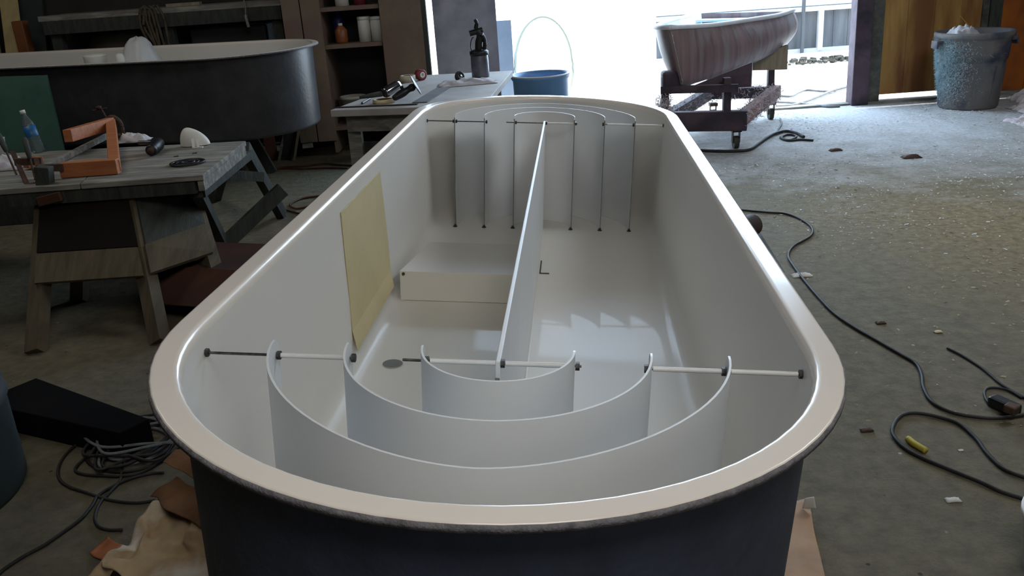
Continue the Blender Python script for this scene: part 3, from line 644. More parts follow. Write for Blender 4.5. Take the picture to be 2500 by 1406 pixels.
# rag with backing pad
lump('rag', (-0.220,6.700,0.750), 0.42, 0.22, 0.05, clothm, 'flat crumpled white cloth at the middle of the workbench', 'cloth', 9, rz=0.1)
pdp = Vector((-0.278,6.750,0.787)); t = thing('sanding_pad', 'round black rubber sanding pad standing on the white cloth', 'sanding pad', put(pdp, 0.77))
R3 = rot_to((0.55, -0.8, 0.1)); pdp = Vector((-0.277,6.750,0.801))
MB().lathe([(0.016, -0.008), (0.036, -0.008), (0.040, -0.004), (0.040, 0.006), (0.034, 0.009), (0.016, 0.009), (0.016, -0.008)], pdp, R=R3, n=30).build('pad', black, t)
MB().lathe([(0, -0.010), (0.016, -0.010), (0.016, 0.012), (0.006, 0.014), (0.005, 0.03), (0, 0.031)], pdp, R=R3, n=16).build('spindle', chrome, t)
# spray gun
sg = Vector((-0.127,7.085,0.750)); t = thing('spray_gun', 'tall dark spray gun with metal cup at the back of the workbench', 'spray gun', sg)
MB().lathe([(0, 0), (0.066, 0), (0.068, 0.01), (0.068, 0.10), (0.066, 0.17), (0.06, 0.19), (0.04, 0.2), (0, 0.2)], sg, n=30).build('cup', mat('dull_alloy', (118, 118, 126), (92, 92, 100), 12, rough=0.4, metal=0.6), t)
MB().lathe([(0.069, 0.165), (0.072, 0.165), (0.072, 0.195), (0.04, 0.21), (0.0, 0.21)], sg, n=24).build('lid', black, t)
MB().tube(spline([sg+Vector(v) for v in ((0, 0, 0.2), (0.005, 0, 0.26), (0.02, 0, 0.31), (0.0, 0, 0.35))]), 0.028, n=12).build('body', black, t)
MB().cyl(sg+Vector((-0.06, -0.01, 0.33)), sg+Vector((0.04, 0, 0.35)), 0.022, n=14).build('nozzle', black, t)
MB().tube(spline([sg+Vector(v) for v in ((0.02, 0, 0.33), (0.045, 0, 0.29), (0.05, 0, 0.24), (0.04, 0, 0.2))]), 0.016, n=10).build('grip', black, t)
MB().tube(spline([sg+Vector(v) for v in ((-0.01, 0, 0.36), (0.0, 0, 0.40), (-0.012, 0, 0.43))]), [0.018]*8+[0.014]*8+[0.005], n=10).build('air_cap', black, t)
MB().tube(spline([sg+Vector(v) for v in ((-0.05, 0, 0.18), (-0.06, 0, 0.24), (-0.045, 0, 0.29), (-0.03, 0, 0.30))]), 0.004, n=8).build('trigger', black, t)
# white pail under the bench / cabinet foot
# ------------------------------------------------------------------ cabinet behind
cb_ = thing('storage_cabinet', 'tall brown plywood cabinet with open shelves behind the workbench', 'cabinet', (-1.15, 8.45, 0))
H_ = 2.3; y0, y1 = 8.15, 8.75
MB().box((-1.745, y0+0.01, 0.155+(H_-0.155)/2), (0.155, 0.03, H_-0.155)).build('front_board', ply_brown, cb_, bevel=0.002)
MB().box((-1.575, y0+0.01, 0.155+(H_-0.155)/2), (0.165, 0.03, H_-0.155)).build('front_board', ply_brown, cb_, bevel=0.002)
MB().box((-1.51, (y0+y1)/2+0.02, H_/2+0.02), (0.03, y1-y0-0.03, H_-0.04)).build('side_panel', ply_brown, cb_)
MB().box((-0.975+0.0, (y0+y1)/2+0.02, H_/2+0.02), (0.025, y1-y0-0.03, H_-0.04)).build('side_panel', ply_brown, cb_)
MB().box((-0.80, y0+0.01, H_/2), (0.36, 0.03, H_)).build('front_board', ply_brown, cb_, bevel=0.002, label='wide stained plywood board right of the shelves')
MB().box((-1.24, y1, H_/2), (1.2, 0.02, H_)).build('back_panel', black, cb_)
for z in (0.26, 0.975, 1.29): MB().box((-1.245, (y0+y1)/2, z), (0.51, y1-y0-0.04, 0.035)).build('shelf', ply_brown, cb_)
struct(MB().box((-0.605, 8.2, 1.6), (0.05, 0.1, 3.2)).build('trim_6', wood_dark))
ys = y0+0.16
def jar(x, z, r, h, m, label, cat='jar', name='jar', y=ys, lidm=None):
    t = thing(name, label, cat, (x, y, z))
    MB().lathe([(0, 0), (r, 0), (r, h*0.86), (r*0.94, h*0.9), (0, h*0.9)], (x, y, z), n=26).build('body', m, t)
    MB().lathe([(0, h*0.86), (r*1.04, h*0.86), (r*1.04, h), (0, h)], (x, y, z), n=26).build('lid', lidm or m, t)
jar(-1.15, 0.993, 0.055, 0.215, white_p, 'narrow white jar left of the wide tub on the cabinet shelf')
jar(-1.025, 0.993, 0.068, 0.21, white_p, 'wide white tub at the right end of the cabinet shelf', 'tub', 'tub')
t = thing('chemical_jug', 'amber orange jug on the left of the cabinet shelf', 'jug', (-1.36, ys, 0.993))
MB().lathe([(0, 0), (0.05, 0), (0.055, 0.02), (0.055, 0.11), (0.03, 0.14), (0.022, 0.15), (0, 0.15)], (-1.36, ys, 0.993), n=24).build('body', orangem, t)
MB().lathe([(0, 0.148), (0.02, 0.148), (0.02, 0.17), (0, 0.17)], (-1.36, ys, 0.993), n=16).build('cap', white_p, t)
t = thing('blue_bottle', 'dark blue bottle behind the amber jug on the cabinet shelf', 'bottle', (-1.4, ys+0.16, 0.993))
MB().lathe([(0, 0), (0.05, 0), (0.052, 0.02), (0.05, 0.18), (0.03, 0.25), (0, 0.25)], (-1.4, ys+0.16, 0.993), n=24).build('body', bluem, t)
MB().lathe([(0, 0.245), (0.022, 0.245), (0.018, 0.285), (0, 0.285)], (-1.4, ys+0.16, 0.993), n=16).build('cap', bluem, t)
jar(-1.32, 1.308, 0.06, 0.2, white_p, 'white tub on the upper shelf cut by the photo top', 'tub', 'tub')
jar(-1.16, 1.308, 0.055, 0.2, redm, 'red can on the upper cabinet shelf', 'can', 'paint_can')
# white pail on bottom shelf
pz = Vector((-1.33, 8.33, 0.278)); t = thing('pail', 'dirty white pail with wire handle on the lowest cabinet shelf', 'pail', pz)
MB().lathe([(0, 0), (0.09, 0), (0.113, 0.22), (0.12, 0.22), (0.12, 0.245), (0.11, 0.245), (0.088, 0.01), (0, 0.01)], pz, n=32).build('body', mat('dirty_white_plastic', (180, 178, 168), (156, 154, 144), 5), t)
MB().tube([pz+Vector((0.12*math.cos(a_), -0.06-0.055*math.sin(a_), 0.22-0.14*math.sin(a_))) for a_ in [PI*i/14 for i in range(15)]], 0.003).build('handle', steel, t)

# ------------------------------------------------------------------ junk along the back-left wall
wb2 = thing('wall_bench', 'long dark plank bench along the back left wall', 'workbench', (-2.95, 8.75, 0))
MB().box((-2.97, 8.75, 1.37), (2.2, 0.6, 0.045), rz=-0.03).build('worktop', wood_grey, wb2)
MB().box((-2.97, 8.465, 1.29), (2.16, 0.03, 0.12), rz=-0.03).build('apron', wood_dark, wb2)
for x in (-3.98, -2.95, -1.95): MB().box((x, 8.55-0.03*(x+2.97), 0.66), (0.09, 0.09, 1.32)).build('leg', wood_dark, wb2)
MB().box((-2.97, 8.78, 0.45), (2.1, 0.5, 0.03)).build('shelf', wood_dark, wb2)
o = MB().lathe([(0, 0), (0.34, 0), (0.36, 0.15), (0.37, 0.42), (0.34, 0.62), (0.24, 0.78), (0.1, 0.83), (0, 0.835)], (-3.48, 8.8, 0.467), n=40, sy=0.55).build('canvas_bundle', mat('dark_olive_canvas', (62, 58, 46), (48, 46, 36), 4)); tag(o, 'large rounded olive bundle under the bench along the back wall', 'bundle')
o = MB().box((-2.45, 8.8, 0.467+0.36), (0.7, 0.36, 0.72)).build('crate', mat('dark_grey_box', (44, 46, 46), (36, 38, 38), 4), bevel=0.02); tag(o, 'dark grey box under the right half of the back wall bench', 'box')
o = MB().box((-2.78, 8.55, 1.408), (0.30, 0.09, 0.03), rz=0.05).build('timber_offcut', wood_pale, bevel=0.003); tag(o, 'pale timber offcut on the front of the back wall bench', 'offcut')
hc = MB()
for k in range(7):
    x = -3.10+0.022*k-0.06*(k % 2); pts = [(x+0.06*math.sin(k), 8.44, 1.42), (x, 8.435, 1.38), (x+0.01*k-0.03, 8.43, 1.24+0.01*k), (x+0.03, 8.43, 1.1-0.02*(k % 3)), (x+0.05, 8.435, 0.98)]
    hc.tube(spline(pts, 6), 0.013, n=6)
tag(hc.build('rope_bundle', mat('old_brown_rope', (92, 82, 70), (66, 58, 48), 8, rough=0.95)), 'frayed bundle of cord hanging from the front of the back wall bench', 'cord')
o = MB().tube(spline([(-2.2, 8.41, 1.41), (-2.19, 8.39, 1.35), (-2.2, 8.39, 1.28), (-2.19, 8.39, 1.18)], 6), [0.006]*6+[0.005]*6+[0.014]*7, n=8).build('hanging_strap', wood_grey); tag(o, 'thin grey strap hanging from the right of the back wall bench', 'strap')
# leaning boards far left
for i, (pa_, pb_, w_, m_, lab) in enumerate((
        ((-4.516,8.950,1.695), (-4.434,8.600,0.939), 0.16, mat('pale_yellow_pine', (206, 186, 132), (186, 166, 116), 3, stretch=(6, 6, 1)), 'pale yellow pine board leaning at the far left'),
        ((-4.727,8.950,1.709), (-4.621,8.600,0.952), 0.12, wood_pale, 'narrower pale board leaning left of the yellow pine board'),
        ((-4.346,9.020,1.683), (-4.404,8.920,0.903), 0.22, mat('dark_green_board', (52, 60, 58), (42, 50, 48), 4), 'dark green board leaning right of the yellow pine board'))):
    a_ = Vector(pa_); b3 = Vector(pb_); b3 = a_+(b3-a_)*(a_.z/(a_.z-b3.z))
    o = MB().beam(a_, b3, w_, 0.03, up=(0, 1, 0.2)).build('leaning_board', m_); tag(o, lab, 'board')
o = MB().box((-4.317,8.620,1.216), (0.10, 0.12, 0.30)).build('orange_canister', mat('burnt_orange', (128, 78, 42), (104, 60, 34), 5), bevel=0.01)
oc = o; 
# canister stands on a stool
cx, cy = o.location.x, o.location.y
oz = o.location.z; tag(o, 'burnt orange box standing between the leaning boards', 'box')
t = thing('stool', 'small dark stool behind the grey tank carrying the orange box', 'stool', (cx, cy, 0))
MB().box((cx, cy, oz-0.02), (0.24, 0.26, 0.04)).build('seat', wood_dark, t)
for sx_ in (-1, 1):
    for sy_ in (-1, 1): MB().box((cx+sx_*0.09, cy+sy_*0.1, (oz-0.04)/2), (0.04, 0.04, oz-0.04)).build('leg', wood_dark, t)
# boards and sticks below the grey tank end
for (u0, v0), (u1, v1), w_, m_, lab in (
        ((655, 330), (668, 388), 0.10, mat('faded_red_board', (128, 84, 70), (104, 70, 60), 4), 'faded red board standing under the grey tank end'),
        ((694, 325), (681, 388), 0.022, wood_grey, 'thin grey stick leaning under the grey tank end'),
        ((706, 322), (702, 388), 0.09, wood_dark, 'dark plank standing behind the thin grey stick'),
        ((724, 318), (718, 388), 0.02, wood_pale, 'thin pale stick standing nearest the cabinet')):
    pass
def stick(px, lab, w_, m_):
    a_ = Vector(px[0]); b3 = Vector(px[1]); a_.z = 0.0
    tag(MB().beam(a_, b3, w_, 0.02, up=(0, 1, 0)).build('leaning_board', m_), lab, 'board')
stick(((-2.120,8.258,0.000), (-2.112,8.150,0.321)), 'faded red board standing under the grey tank end', 0.10, mat('faded_red_board2', (128, 84, 70), (104, 70, 60), 4))
stick(((-2.058,8.199,0.000), (-1.923,8.150,0.345)), 'thin grey stick leaning under the grey tank end', 0.022, wood_grey)
stick(((-1.989,8.213,0.000), (-1.872,8.120,0.347)), 'dark plank standing behind the thin grey stick', 0.09, wood_dark)
stick(((-1.907,8.148,0.000), (-1.795,8.100,0.344)), 'thin pale stick standing nearest the cabinet', 0.02, wood_pale)

# ------------------------------------------------------------------ blue drum beyond the bench
bc = Vector((0.365, 7.75, 0)); t = thing('blue_drum', 'open blue plastic drum standing beyond the far rim of the tank', 'drum', bc)
MB().lathe([(0, 0), (0.20, 0), (0.215, 0.02), (0.235, 0.62), (0.25, 0.64), (0.25, 0.665), (0.235, 0.67), (0.225, 0.63), (0.2, 0.05), (0, 0.04)], bc, n=48).build('body', blue_pl, t)
MB().lathe([(0.247, 0.665), (0.253, 0.672), (0.256, 0.664), (0.25, 0.657), (0.247, 0.665)], bc, n=48).build('rim_band', white_paint, t, label='pale lip around the top')
lump('rubbish', (0.36, 7.75, 0.50), 0.24, 0.24, 0.14, clothm, 'pale scrap bunched inside the open blue drum', 'scrap', 4)
# pale hoop standing behind it
hp = Vector((0.50, 9.6, 0)); o = MB().tube([hp+Vector((0.30*math.cos(a_), 0, 0.52+0.51*math.sin(a_))) for a_ in [2*PI*i/40 for i in range(40)]], 0.02, closed=True).build('hose_hoop', mat('pale_green_hose', (236, 244, 226), (228, 238, 220), 4)); tag(o, 'pale hoop standing upright outside in the glare above the blue drum', 'hoop')

# ------------------------------------------------------------------ trash can
tc_ = Vector((4.44, 8.50, 0)); t = thing('trash_can', 'large round grey rubbish bin by the ochre door', 'trash can', tc_)
MB().lathe([(0, 0), (0.245, 0), (0.26, 0.02), (0.285, 0.42), (0.292, 0.45), (0.300, 0.45), (0.308, 0.52), (0.314, 0.62), (0.325, 0.645), (0.34, 0.65), (0.345, 0.68), (0.335, 0.70), (0.32, 0.69), (0.30, 0.62), (0.24, 0.03), (0, 0.03)], tc_, n=56).build('body', trash_m, t)
for s_ in (-1, 1): MB().box(tc_+Vector((s_*0.345, -0.02, 0.615)), (0.07, 0.12, 0.035)).box(tc_+Vector((s_*0.372, -0.02, 0.585)), (0.018, 0.12, 0.05)).build('handle', trash_m, t, bevel=0.008)
rb_ = MB()
for i in range(10):
    a_ = 2*PI*i/10; u = Vector((math.cos(a_), math.sin(a_), 0)); rb_.beam(tc_+u*0.258+Vector((0, 0, 0.05)), tc_+u*0.285+Vector((0, 0, 0.40)), 0.02, 0.012, up=u)
rb_.build('rib', trash_m, t)
random.seed(5)
def fuzz(name, m, parent, gen, n, ln, r=0.0012):
    mb = MB()
    for i in range(n):
        p, nrm = gen(); p = Vector(p); d = (Vector(nrm)*0.5+Vector((random.gauss(0, .6), random.gauss(0, .6), random.gauss(-0.2, .6)))).normalized()
        l = ln*random.uniform(0.3, 1.2); q_ = p+d*l*0.5; e_ = q_+(d+Vector((random.gauss(0, .7), random.gauss(0, .7), -0.5))).normalized()*l*0.5
        w_ = Vector((random.gauss(0, 1), random.gauss(0, 1), random.gauss(0, 1))).normalized()*r
        mb.add([p-w_, p+w_, q_+w_, q_-w_, e_], [(0, 1, 2, 3), (3, 2, 4)])
    return mb.build(name, m, parent)
def can_side():
    a_ = PI+random.gauss(0.15, 0.42); z = random.triangular(0.0, 0.68, 0.5); r = 0.25+0.08*z/0.68
    return tc_+Vector((math.cos(a_)*r, math.sin(a_)*r, z)), (math.cos(a_), math.sin(a_), 0)
o = fuzz('overspray_fuzz', teal_f, t, can_side, 9000, 0.035, 0.0014); o['kind'] = 'stuff'; o['label'] = 'pale teal fibrous overspray clinging to the left side'
lump('rubbish', tc_+Vector((-0.10, 0, 0.66)), 0.24, 0.2, 0.12, clothm, 'white scraps heaped in the top of the rubbish bin', 'scrap', 8)
lump('rubbish', tc_+Vector((0.0, 0, 0.60)), 0.38, 0.36, 0.09, cardb2, 'brown waste filling the rubbish bin below the white scraps', 'scrap', 12)
o = MB().cyl(tc_+Vector((0.05, -0.02, 0.62)), tc_+Vector((-0.15, 0.0, 0.84)), 0.005, n=8).build('stick', mat('yellow_stick', (176, 128, 60), (160, 112, 50), 5)); tag(o, 'thin yellow stick poking up out of the rubbish bin', 'stick')

# ------------------------------------------------------------------ boat mould on trolley
tl = thing('trolley', 'heavy timber trolley on castors carrying the small boat mould', 'trolley', (2.0, 8.1, 0))
FR = Vector((1.96, 7.30, 0)); u = Vector((0.47, 0.88, 0)).normalized(); w = Vector((-0.95, 0.30, 0)).normalized()
FL = FR+w*0.62; BR = FR+u*1.42; BL = FL+u*1.42
zb = 0.155; hb = 0.16
def up_(p, z): return Vector((p.x, p.y, z))
MB().beam(up_(FR, zb+hb/2)-w*0.05, up_(FL, zb+hb/2)+w*0.02, 0.09, hb).build('front_beam', purple, tl, bevel=0.006)
MB().beam(up_(BR, zb+hb/2+0.02), up_(BL, zb+hb/2+0.02), 0.09, 0.10).build('back_beam', purple, tl, bevel=0.006)
MB().beam(up_(FR, zb+hb/2+0.01)+u*0.04, up_(BR, zb+hb/2+0.03), 0.085, 0.11).build('side_beam', mat('pinkish_timber', (148, 118, 114), (120, 92, 92), 5, rough=0.8), tl, bevel=0.006)
MB().beam(up_(FL, zb+hb/2+0.01)+u*0.04, up_(BL, zb+hb/2+0.03), 0.085, 0.11).build('side_beam', purple, tl, bevel=0.006)
for p, s_ in ((FR, 1), (FL, 1), (BR, -1), (BL, -1)):
    c_ = p+u*0.02*s_+w*(0.10 if p in (FR, BR) else -0.10)*0.4
    cs = MB(); cs.box(up_(c_, 0.155), (0.075, 0.075, 0.03)); cs.beam(up_(c_, 0.15)+Vector((-0.028, 0, 0)), up_(c_, 0.05)+Vector((-0.028, 0.01, 0)), 0.006, 0.045, up=(0, 1, 0)); cs.beam(up_(c_, 0.15)+Vector((0.028, 0, 0)), up_(c_, 0.05)+Vector((0.028, 0.01, 0)), 0.006, 0.045, up=(0, 1, 0))
    c2_ = cs.build('castor', copper, tl)
    MB().cyl(up_(c_, 0.052)+Vector((-0.02, 0.01, 0)), up_(c_, 0.052)+Vector((0.02, 0.01, 0)), 0.052, n=24).build('wheel', wood_dark, c2_)
# uprights and cradle cross pieces
for p, h in ((FR+w*0.12, 0.58), (FL+w*0.0, 0.60), (BR+w*0.06, 0.66), (BL, 0.62)):
    MB().beam(up_(p, zb+0.1)+u*0.02, up_(p, h)+u*0.02, 0.06, 0.06).build('upright', purple, tl, bevel=0.004)
MB().beam(up_(FR+w*0.02, 0.50)-u*0.02, up_(FL+w*0.02, 0.50)-u*0.02, 0.05, 0.06).build('cradle_rail', purple, tl)
# wedge-shaped cradle cheek
k_a = Vector((1.513,7.420,0.494)); k_b = Vector((2.069,7.420,0.482)); k_c = Vector((2.074,7.420,0.679)); 
MB().hexa([k_a, k_b, k_c], [v+Vector((0.02, 0.05, 0)) for v in (k_a, k_b, k_c)]).build('cradle_cheek', purple, tl)
k4 = [Vector((2.399,8.550,0.470)), Vector((2.724,8.550,0.456)), Vector((2.723,8.550,0.680)), Vector((2.396,8.550,0.590))]
MB().hexa(k4, [v+Vector((0.0, 0.05, 0)) for v in k4]).build('cradle_cheek', wood_pale, tl)
bx = Vector((1.421,7.500,0.577)); MB().box(bx, (0.14, 0.12, 0.14)).build('corner_block', purple, tl, bevel=0.02)
random.seed(9)
def beam_pts():
    k = random.random()
    if k < 0.4: a_, b3 = up_(FR, 0.29), up_(BR, 0.29)
    elif k < 0.6: a_, b3 = up_(BR, 0.30), up_(BL, 0.30)
    elif k < 0.85: a_, b3 = up_(FL, 0.28), up_(BL, 0.29)
    else: a_, b3 = up_(FL, 0.3), up_(FL, 0.45)
    p = a_.lerp(b3, random.random()); return p+Vector((random.gauss(0, .03), random.gauss(0, .03), random.uniform(-0.1, 0.02))), (0, 0, 0.6)
o = fuzz('fibre_fuzz', fuzz_m, tl, beam_pts, 9000, 0.055, 0.0028); o['kind'] = 'stuff'; o['label'] = 'shaggy grey fibre fluff stuck on the beams'

bo = thing('boat_mould', 'small open boat mould with streaked brown side and pale blue inside', 'boat', (2.0, 8.1, 0.5))
S0 = spline([(1.398,7.350,0.992), (1.828,7.750,0.957), (2.290,8.200,0.948), (2.606,8.500,0.947), (2.829,8.750,0.967)], 5)
K0 = spline([(1.513,7.420,0.537), (1.843,7.720,0.543), (2.275,8.150,0.579), (2.580,8.500,0.627), (2.788,8.780,0.664)], 5)
n = len(S0)
sections = []; gun_l = []
for i in range(n):
    t_ = i/(n-1); wd = 0.95*(math.sin(min(1, t_*1.25)*PI/2)**0.8) if t_ > 0 else 0.0
    s_ = S0[i]; k_ = K0[i]; side = Vector((-0.80, 0.60, 0))
    p_ = s_+side*wd; p_.z = s_.z+0.0; kp = k_+side*wd*0.72
    row = []
    for j in range(9):   # starboard side: bulged
        q_ = j/8; b3 = s_.lerp(k_, q_); b3 = b3+Vector((0.10, -0.05, 0))*math.sin(PI*q_)*min(1, t_*2.5)*0.6; row.append(b3)
    for j in range(1, 6): q_ = j/6; b3 = k_.lerp(kp, q_); b3.z -= 0.04*math.sin(PI*q_); row.append(b3)
    for j in range(9):
        q_ = j/8; row.append(kp.lerp(p_, q_)-Vector((0.10, -0.05, 0))*math.sin(PI*q_)*min(1, t_*2.5)*0.6)
    sections.append(row); gun_l.append(p_)
m = len(sections[0]); hb_ = MB(); hb_.add([v for r in sections for v in r], [(i*m+j, (i+1)*m+j, (i+1)*m+j+1, i*m+j+1) for i in range(n-1) for j in range(m-1)], True)
hb_.add(sections[-1], [tuple(range(m))])
ho = hb_.build('hull', boat_m, bo, merge=True)
def shrink(row):
    c_ = (row[0]+row[-1])/2; return [c_+(v-c_)*0.955+Vector((0, 0, 0.004)) if j not in (0, m-1) else c_+(v-c_)*0.97 for j, v in enumerate(row)]
si = [shrink(r) for r in sections]; li = MB(); li.add([v for r in si for v in r], [(i*m+j, (i+1)*m+j, (i+1)*m+j+1, i*m+j+1) for i in range(n-1) for j in range(m-1)], True)
li.build('liner', boat_in, bo, label='pale blue inside skin')
MB().tube([v+Vector((0, 0, 0.01)) for v in S0], 0.020, n=8).build('gunwale', white_paint, bo)
MB().tube([v+Vector((0, 0, 0.01)) for v in gun_l], 0.020, n=8).build('gunwale', white_paint, bo)
MB().beam(S0[18].lerp(gun_l[18], 0.04)+Vector((0, 0, -0.05)), S0[18].lerp(gun_l[18], 0.96)+Vector((0, 0, -0.05)), 0.14, 0.02).build('thwart', boat_in, bo)

# ------------------------------------------------------------------ cords on the floor
def cord(name, label, pts, r, m, z=None, cat='cord', k=7):
    P = spline([Vector((p[0], p[1], (z if z is not None else r)+0.001)) for p in pts], k)
    return tag(MB().tube(P, r, n=8).build(name, m), label, cat)
cord('extension_cord', 'long dark cord snaking over the floor right of the tank', [(1.429,5.459,0.000),(1.485,5.424,0.000),(1.603,5.342,0.000),(1.709,5.275,0.000),(1.755,5.122,0.000),(1.754,4.946,0.000),(1.693,4.794,0.000),(1.551,4.641,0.000),(1.472,4.483,-0.000),(1.445,4.298,-0.000),(1.430,4.111,-0.000),(1.419,3.904,0.000),(1.415,3.664,-0.000),(1.440,3.492,0.000),(1.479,3.331,0.000),(1.512,3.195,0.000),(1.531,3.107,0.000),(1.508,3.008,0.000),(1.470,2.911,0.000),(1.449,2.800,0.000),(1.475,2.719,0.000),(1.537,2.674,0.000),(1.611,2.655,0.000),(1.730,2.670,0.000)], 0.0065, blackr)
cl_ = cord('extension_cord', 'black looped cord with yellow tape at the lower right', [(1.527,2.271,0.000),(1.493,2.298,0.000),(1.459,2.349,0.000),(1.457,2.442,0.000),(1.469,2.528,0.000),(1.465,2.627,0.000),(1.429,2.682,0.000),(1.366,2.726,0.000),(1.310,2.720,0.000),(1.258,2.663,0.000),(1.225,2.595,0.000),(1.225,2.509,0.000),(1.251,2.444,0.000),(1.303,2.365,0.000),(1.361,2.281,0.000),(1.393,2.227,0.000),(1.455,2.168,0.000)], 0.0065, blackr)
tw = spline([Vector((p[0], p[1], 0.008)) for p in [(1.250,2.548,0.000),(1.255,2.516,0.000),(1.264,2.488,0.000),(1.272,2.467,0.000)]], 4)
ytape = MB().tube([v+Vector((0.006, 0.008, 0.004)) for v in tw], 0.011, n=8); o = ytape.build('tape_wrap', yellowm); tag(o, 'scrap of yellow tape stuck beside the looped cord', 'tape')
cord('power_lead', 'thin dark lead running to the black plug on the right', [(1.710,3.229,0.000),(1.732,3.150,0.000),(1.748,3.027,0.000),(1.746,2.907,0.000),(1.754,2.840,0.000),(1.771,2.767,0.000)], 0.005, blackr)
cord('power_lead', 'small loop of dark lead around the black plug', [(1.759,2.784,0.000),(1.744,2.848,0.000),(1.699,2.875,0.000),(1.661,2.848,0.000),(1.633,2.772,0.000),(1.645,2.718,0.000)], 0.005, blackr)
pg = thing('plug_adaptor', 'chunky black plug adaptor on the floor at the right edge', 'plug', (1.675,2.735,0.000))
MB().beam(Vector((1.638,2.763,0.020)), Vector((1.678,2.669,0.020)), 0.05, 0.04).build('body', black, pg, bevel=0.01)
MB().beam(Vector((1.627,2.658,0.048)), Vector((1.650,2.625,0.045)), 0.04, 0.03).build('socket_cap', copper, pg, bevel=0.006)
cord('air_hose', 'dark hose passing in front of the trolley castor', [(1.596,7.298,0.000),(1.714,7.222,0.000),(1.883,7.161,0.000),(2.006,7.186,0.000),(2.136,7.385,0.000),(2.267,7.598,0.000),(2.392,7.767,-0.000),(2.512,7.842,0.000),(2.567,7.698,0.000),(2.565,7.541,0.000)], 0.013, blackr)
cord('cord_coil', 'short dark coiled end of hose right of the trolley', [(2.387,7.610,0.000),(2.386,7.495,0.000),(2.439,7.475,0.000),(2.515,7.580,0.000),(2.514,7.679,0.000),(2.455,7.682,0.000),(2.386,7.572,0.000),(2.407,7.450,0.000),(2.510,7.448,0.000),(2.590,7.380,0.000)], 0.010, blackr)
cord('air_hose', 'pale cord curving down from the back castor', [(2.658,8.497,-0.000),(2.586,8.223,0.000),(2.482,7.980,0.000),(2.404,7.762,0.000)], 0.008, greycord)
cord('yard_hose', 'long dusty hose running out past the doorway post', [(2.811,9.158,0.000),(2.961,9.144,-0.000),(3.170,9.333,0.000),(3.425,9.636,0.000),(3.656,9.912,0.000),(3.897,10.132,0.000),(4.062,10.260,0.000)], 0.016, greycord)
cord('yard_hose', 'thin hose crossing the doorway sill lower down', [(2.902,9.463,0.000),(3.043,9.335,0.000),(3.157,9.165,0.000),(3.275,8.968,0.000),(3.389,8.942,-0.000)], 0.012, greycord)
cord('yard_hose', 'looped thin hose lying outside between trolley and post', [(3.072,9.848,0.000),(3.160,9.771,0.000),(3.319,9.987,0.000),(3.456,10.122,0.000),(3.580,9.952,0.000),(3.715,9.949,0.000)], 0.012, greycord)
# left floor
cord('extension_cord', 'reddish cord lying across the floor under the grey tank', [(-2.443,7.937,0.000),(-2.232,7.685,0.000),(-2.064,7.729,0.000),(-1.942,7.824,0.000),(-1.759,7.815,0.000),(-1.587,7.861,0.000),(-1.425,7.755,0.000),(-1.269,7.669,0.000)], 0.008, cordo)
cord('extension_cord', 'second reddish cord just in front of the first', [(-2.073,7.618,0.000),(-1.969,7.782,0.000),(-1.738,7.706,-0.000),(-1.517,7.667,0.000),(-1.328,7.589,0.000)], 0.007, cordo)
cord('extension_cord', 'curl of dark red cord near the tank side', [(-1.339,6.621,0.000),(-1.432,6.622,0.000),(-1.531,6.575,0.000),(-1.581,6.418,0.000),(-1.502,6.279,0.000),(-1.423,6.327,0.000)], 0.007, cordo)
cord('extension_cord', 'dark cord end poking from behind the sawhorse foot', [(-1.609,6.296,0.000),(-1.513,6.191,0.000),(-1.442,6.127,0.000),(-1.375,6.154,0.000)], 0.007, blackr)
cord('extension_cord', 'rusty red cord seen under the left end of the table', [(-4.186,7.207,0.000),(-4.045,7.128,0.000),(-3.870,6.975,0.000),(-3.804,6.857,0.000),(-3.837,6.720,0.000),(-3.896,6.652,0.000)], 0.009, cordo)
cord('extension_cord', 'black cord sweeping from the tangle to the lower left corner', [(-1.530,2.140,0.000),(-1.522,2.194,0.000),(-1.492,2.253,0.000),(-1.455,2.303,0.000),(-1.424,2.371,0.000),(-1.400,2.434,0.000),(-1.396,2.501,0.000),(-1.400,2.561,0.000),(-1.374,2.614,0.000),(-1.330,2.658,0.000),(-1.268,2.681,0.000),(-1.226,2.681,0.000)], 0.0055, blackr)
cord('extension_cord', 'wide black loop of cord on the floor left of the tank', [(-1.361,3.074,0.000),(-1.450,3.061,0.000),(-1.522,3.045,0.000),(-1.595,2.996,0.000),(-1.634,2.911,0.000),(-1.634,2.810,0.000),(-1.599,2.711,0.000),(-1.536,2.639,0.000),(-1.443,2.583,0.000),(-1.348,2.530,0.000),(-1.258,2.503,0.000),(-1.194,2.509,0.000)], 0.0055, blackr)
cord('extension_cord', 'small lower loop of cord beside the stained paper', [(-1.241,2.356,0.000),(-1.286,2.360,0.000),(-1.328,2.386,0.000),(-1.360,2.440,0.000),(-1.376,2.517,0.000),(-1.368,2.581,0.000),(-1.363,2.655,0.000),(-1.393,2.751,0.000),(-1.408,2.865,0.000),(-1.392,2.922,0.000)], 0.0055, blackr)
random.seed(21)
c0 = Vector((-1.372,2.889,0.000))
for i, lab in enumerate(('innermost dark coil of the cord tangle beside the tank', 'grey coil on top of the cord tangle beside the tank', 'loose outer coil of the cord tangle beside the tank', 'flattened coil at the lower side of the cord tangle', 'thin grey coil at the upper side of the cord tangle')):
    pts = []; ph = random.random()*6; rx = random.uniform(0.09, 0.17); ry = random.uniform(0.10, 0.2)
    for k in range(15):
        a_ = ph+k*0.85; pts.append(c0+Vector((math.cos(a_)*rx*(1+0.3*random.random())+random.gauss(0, .02)-0.01, math.sin(a_)*ry*(1+0.3*random.random())+random.gauss(0, .03), 0.006+0.009*i+0.004*random.random())))
    P = spline(pts, 7); tag(MB().tube(P, 0.0055, n=8).build('cord_coil', greycord if i in (1, 4) else blackr), lab, 'cord')

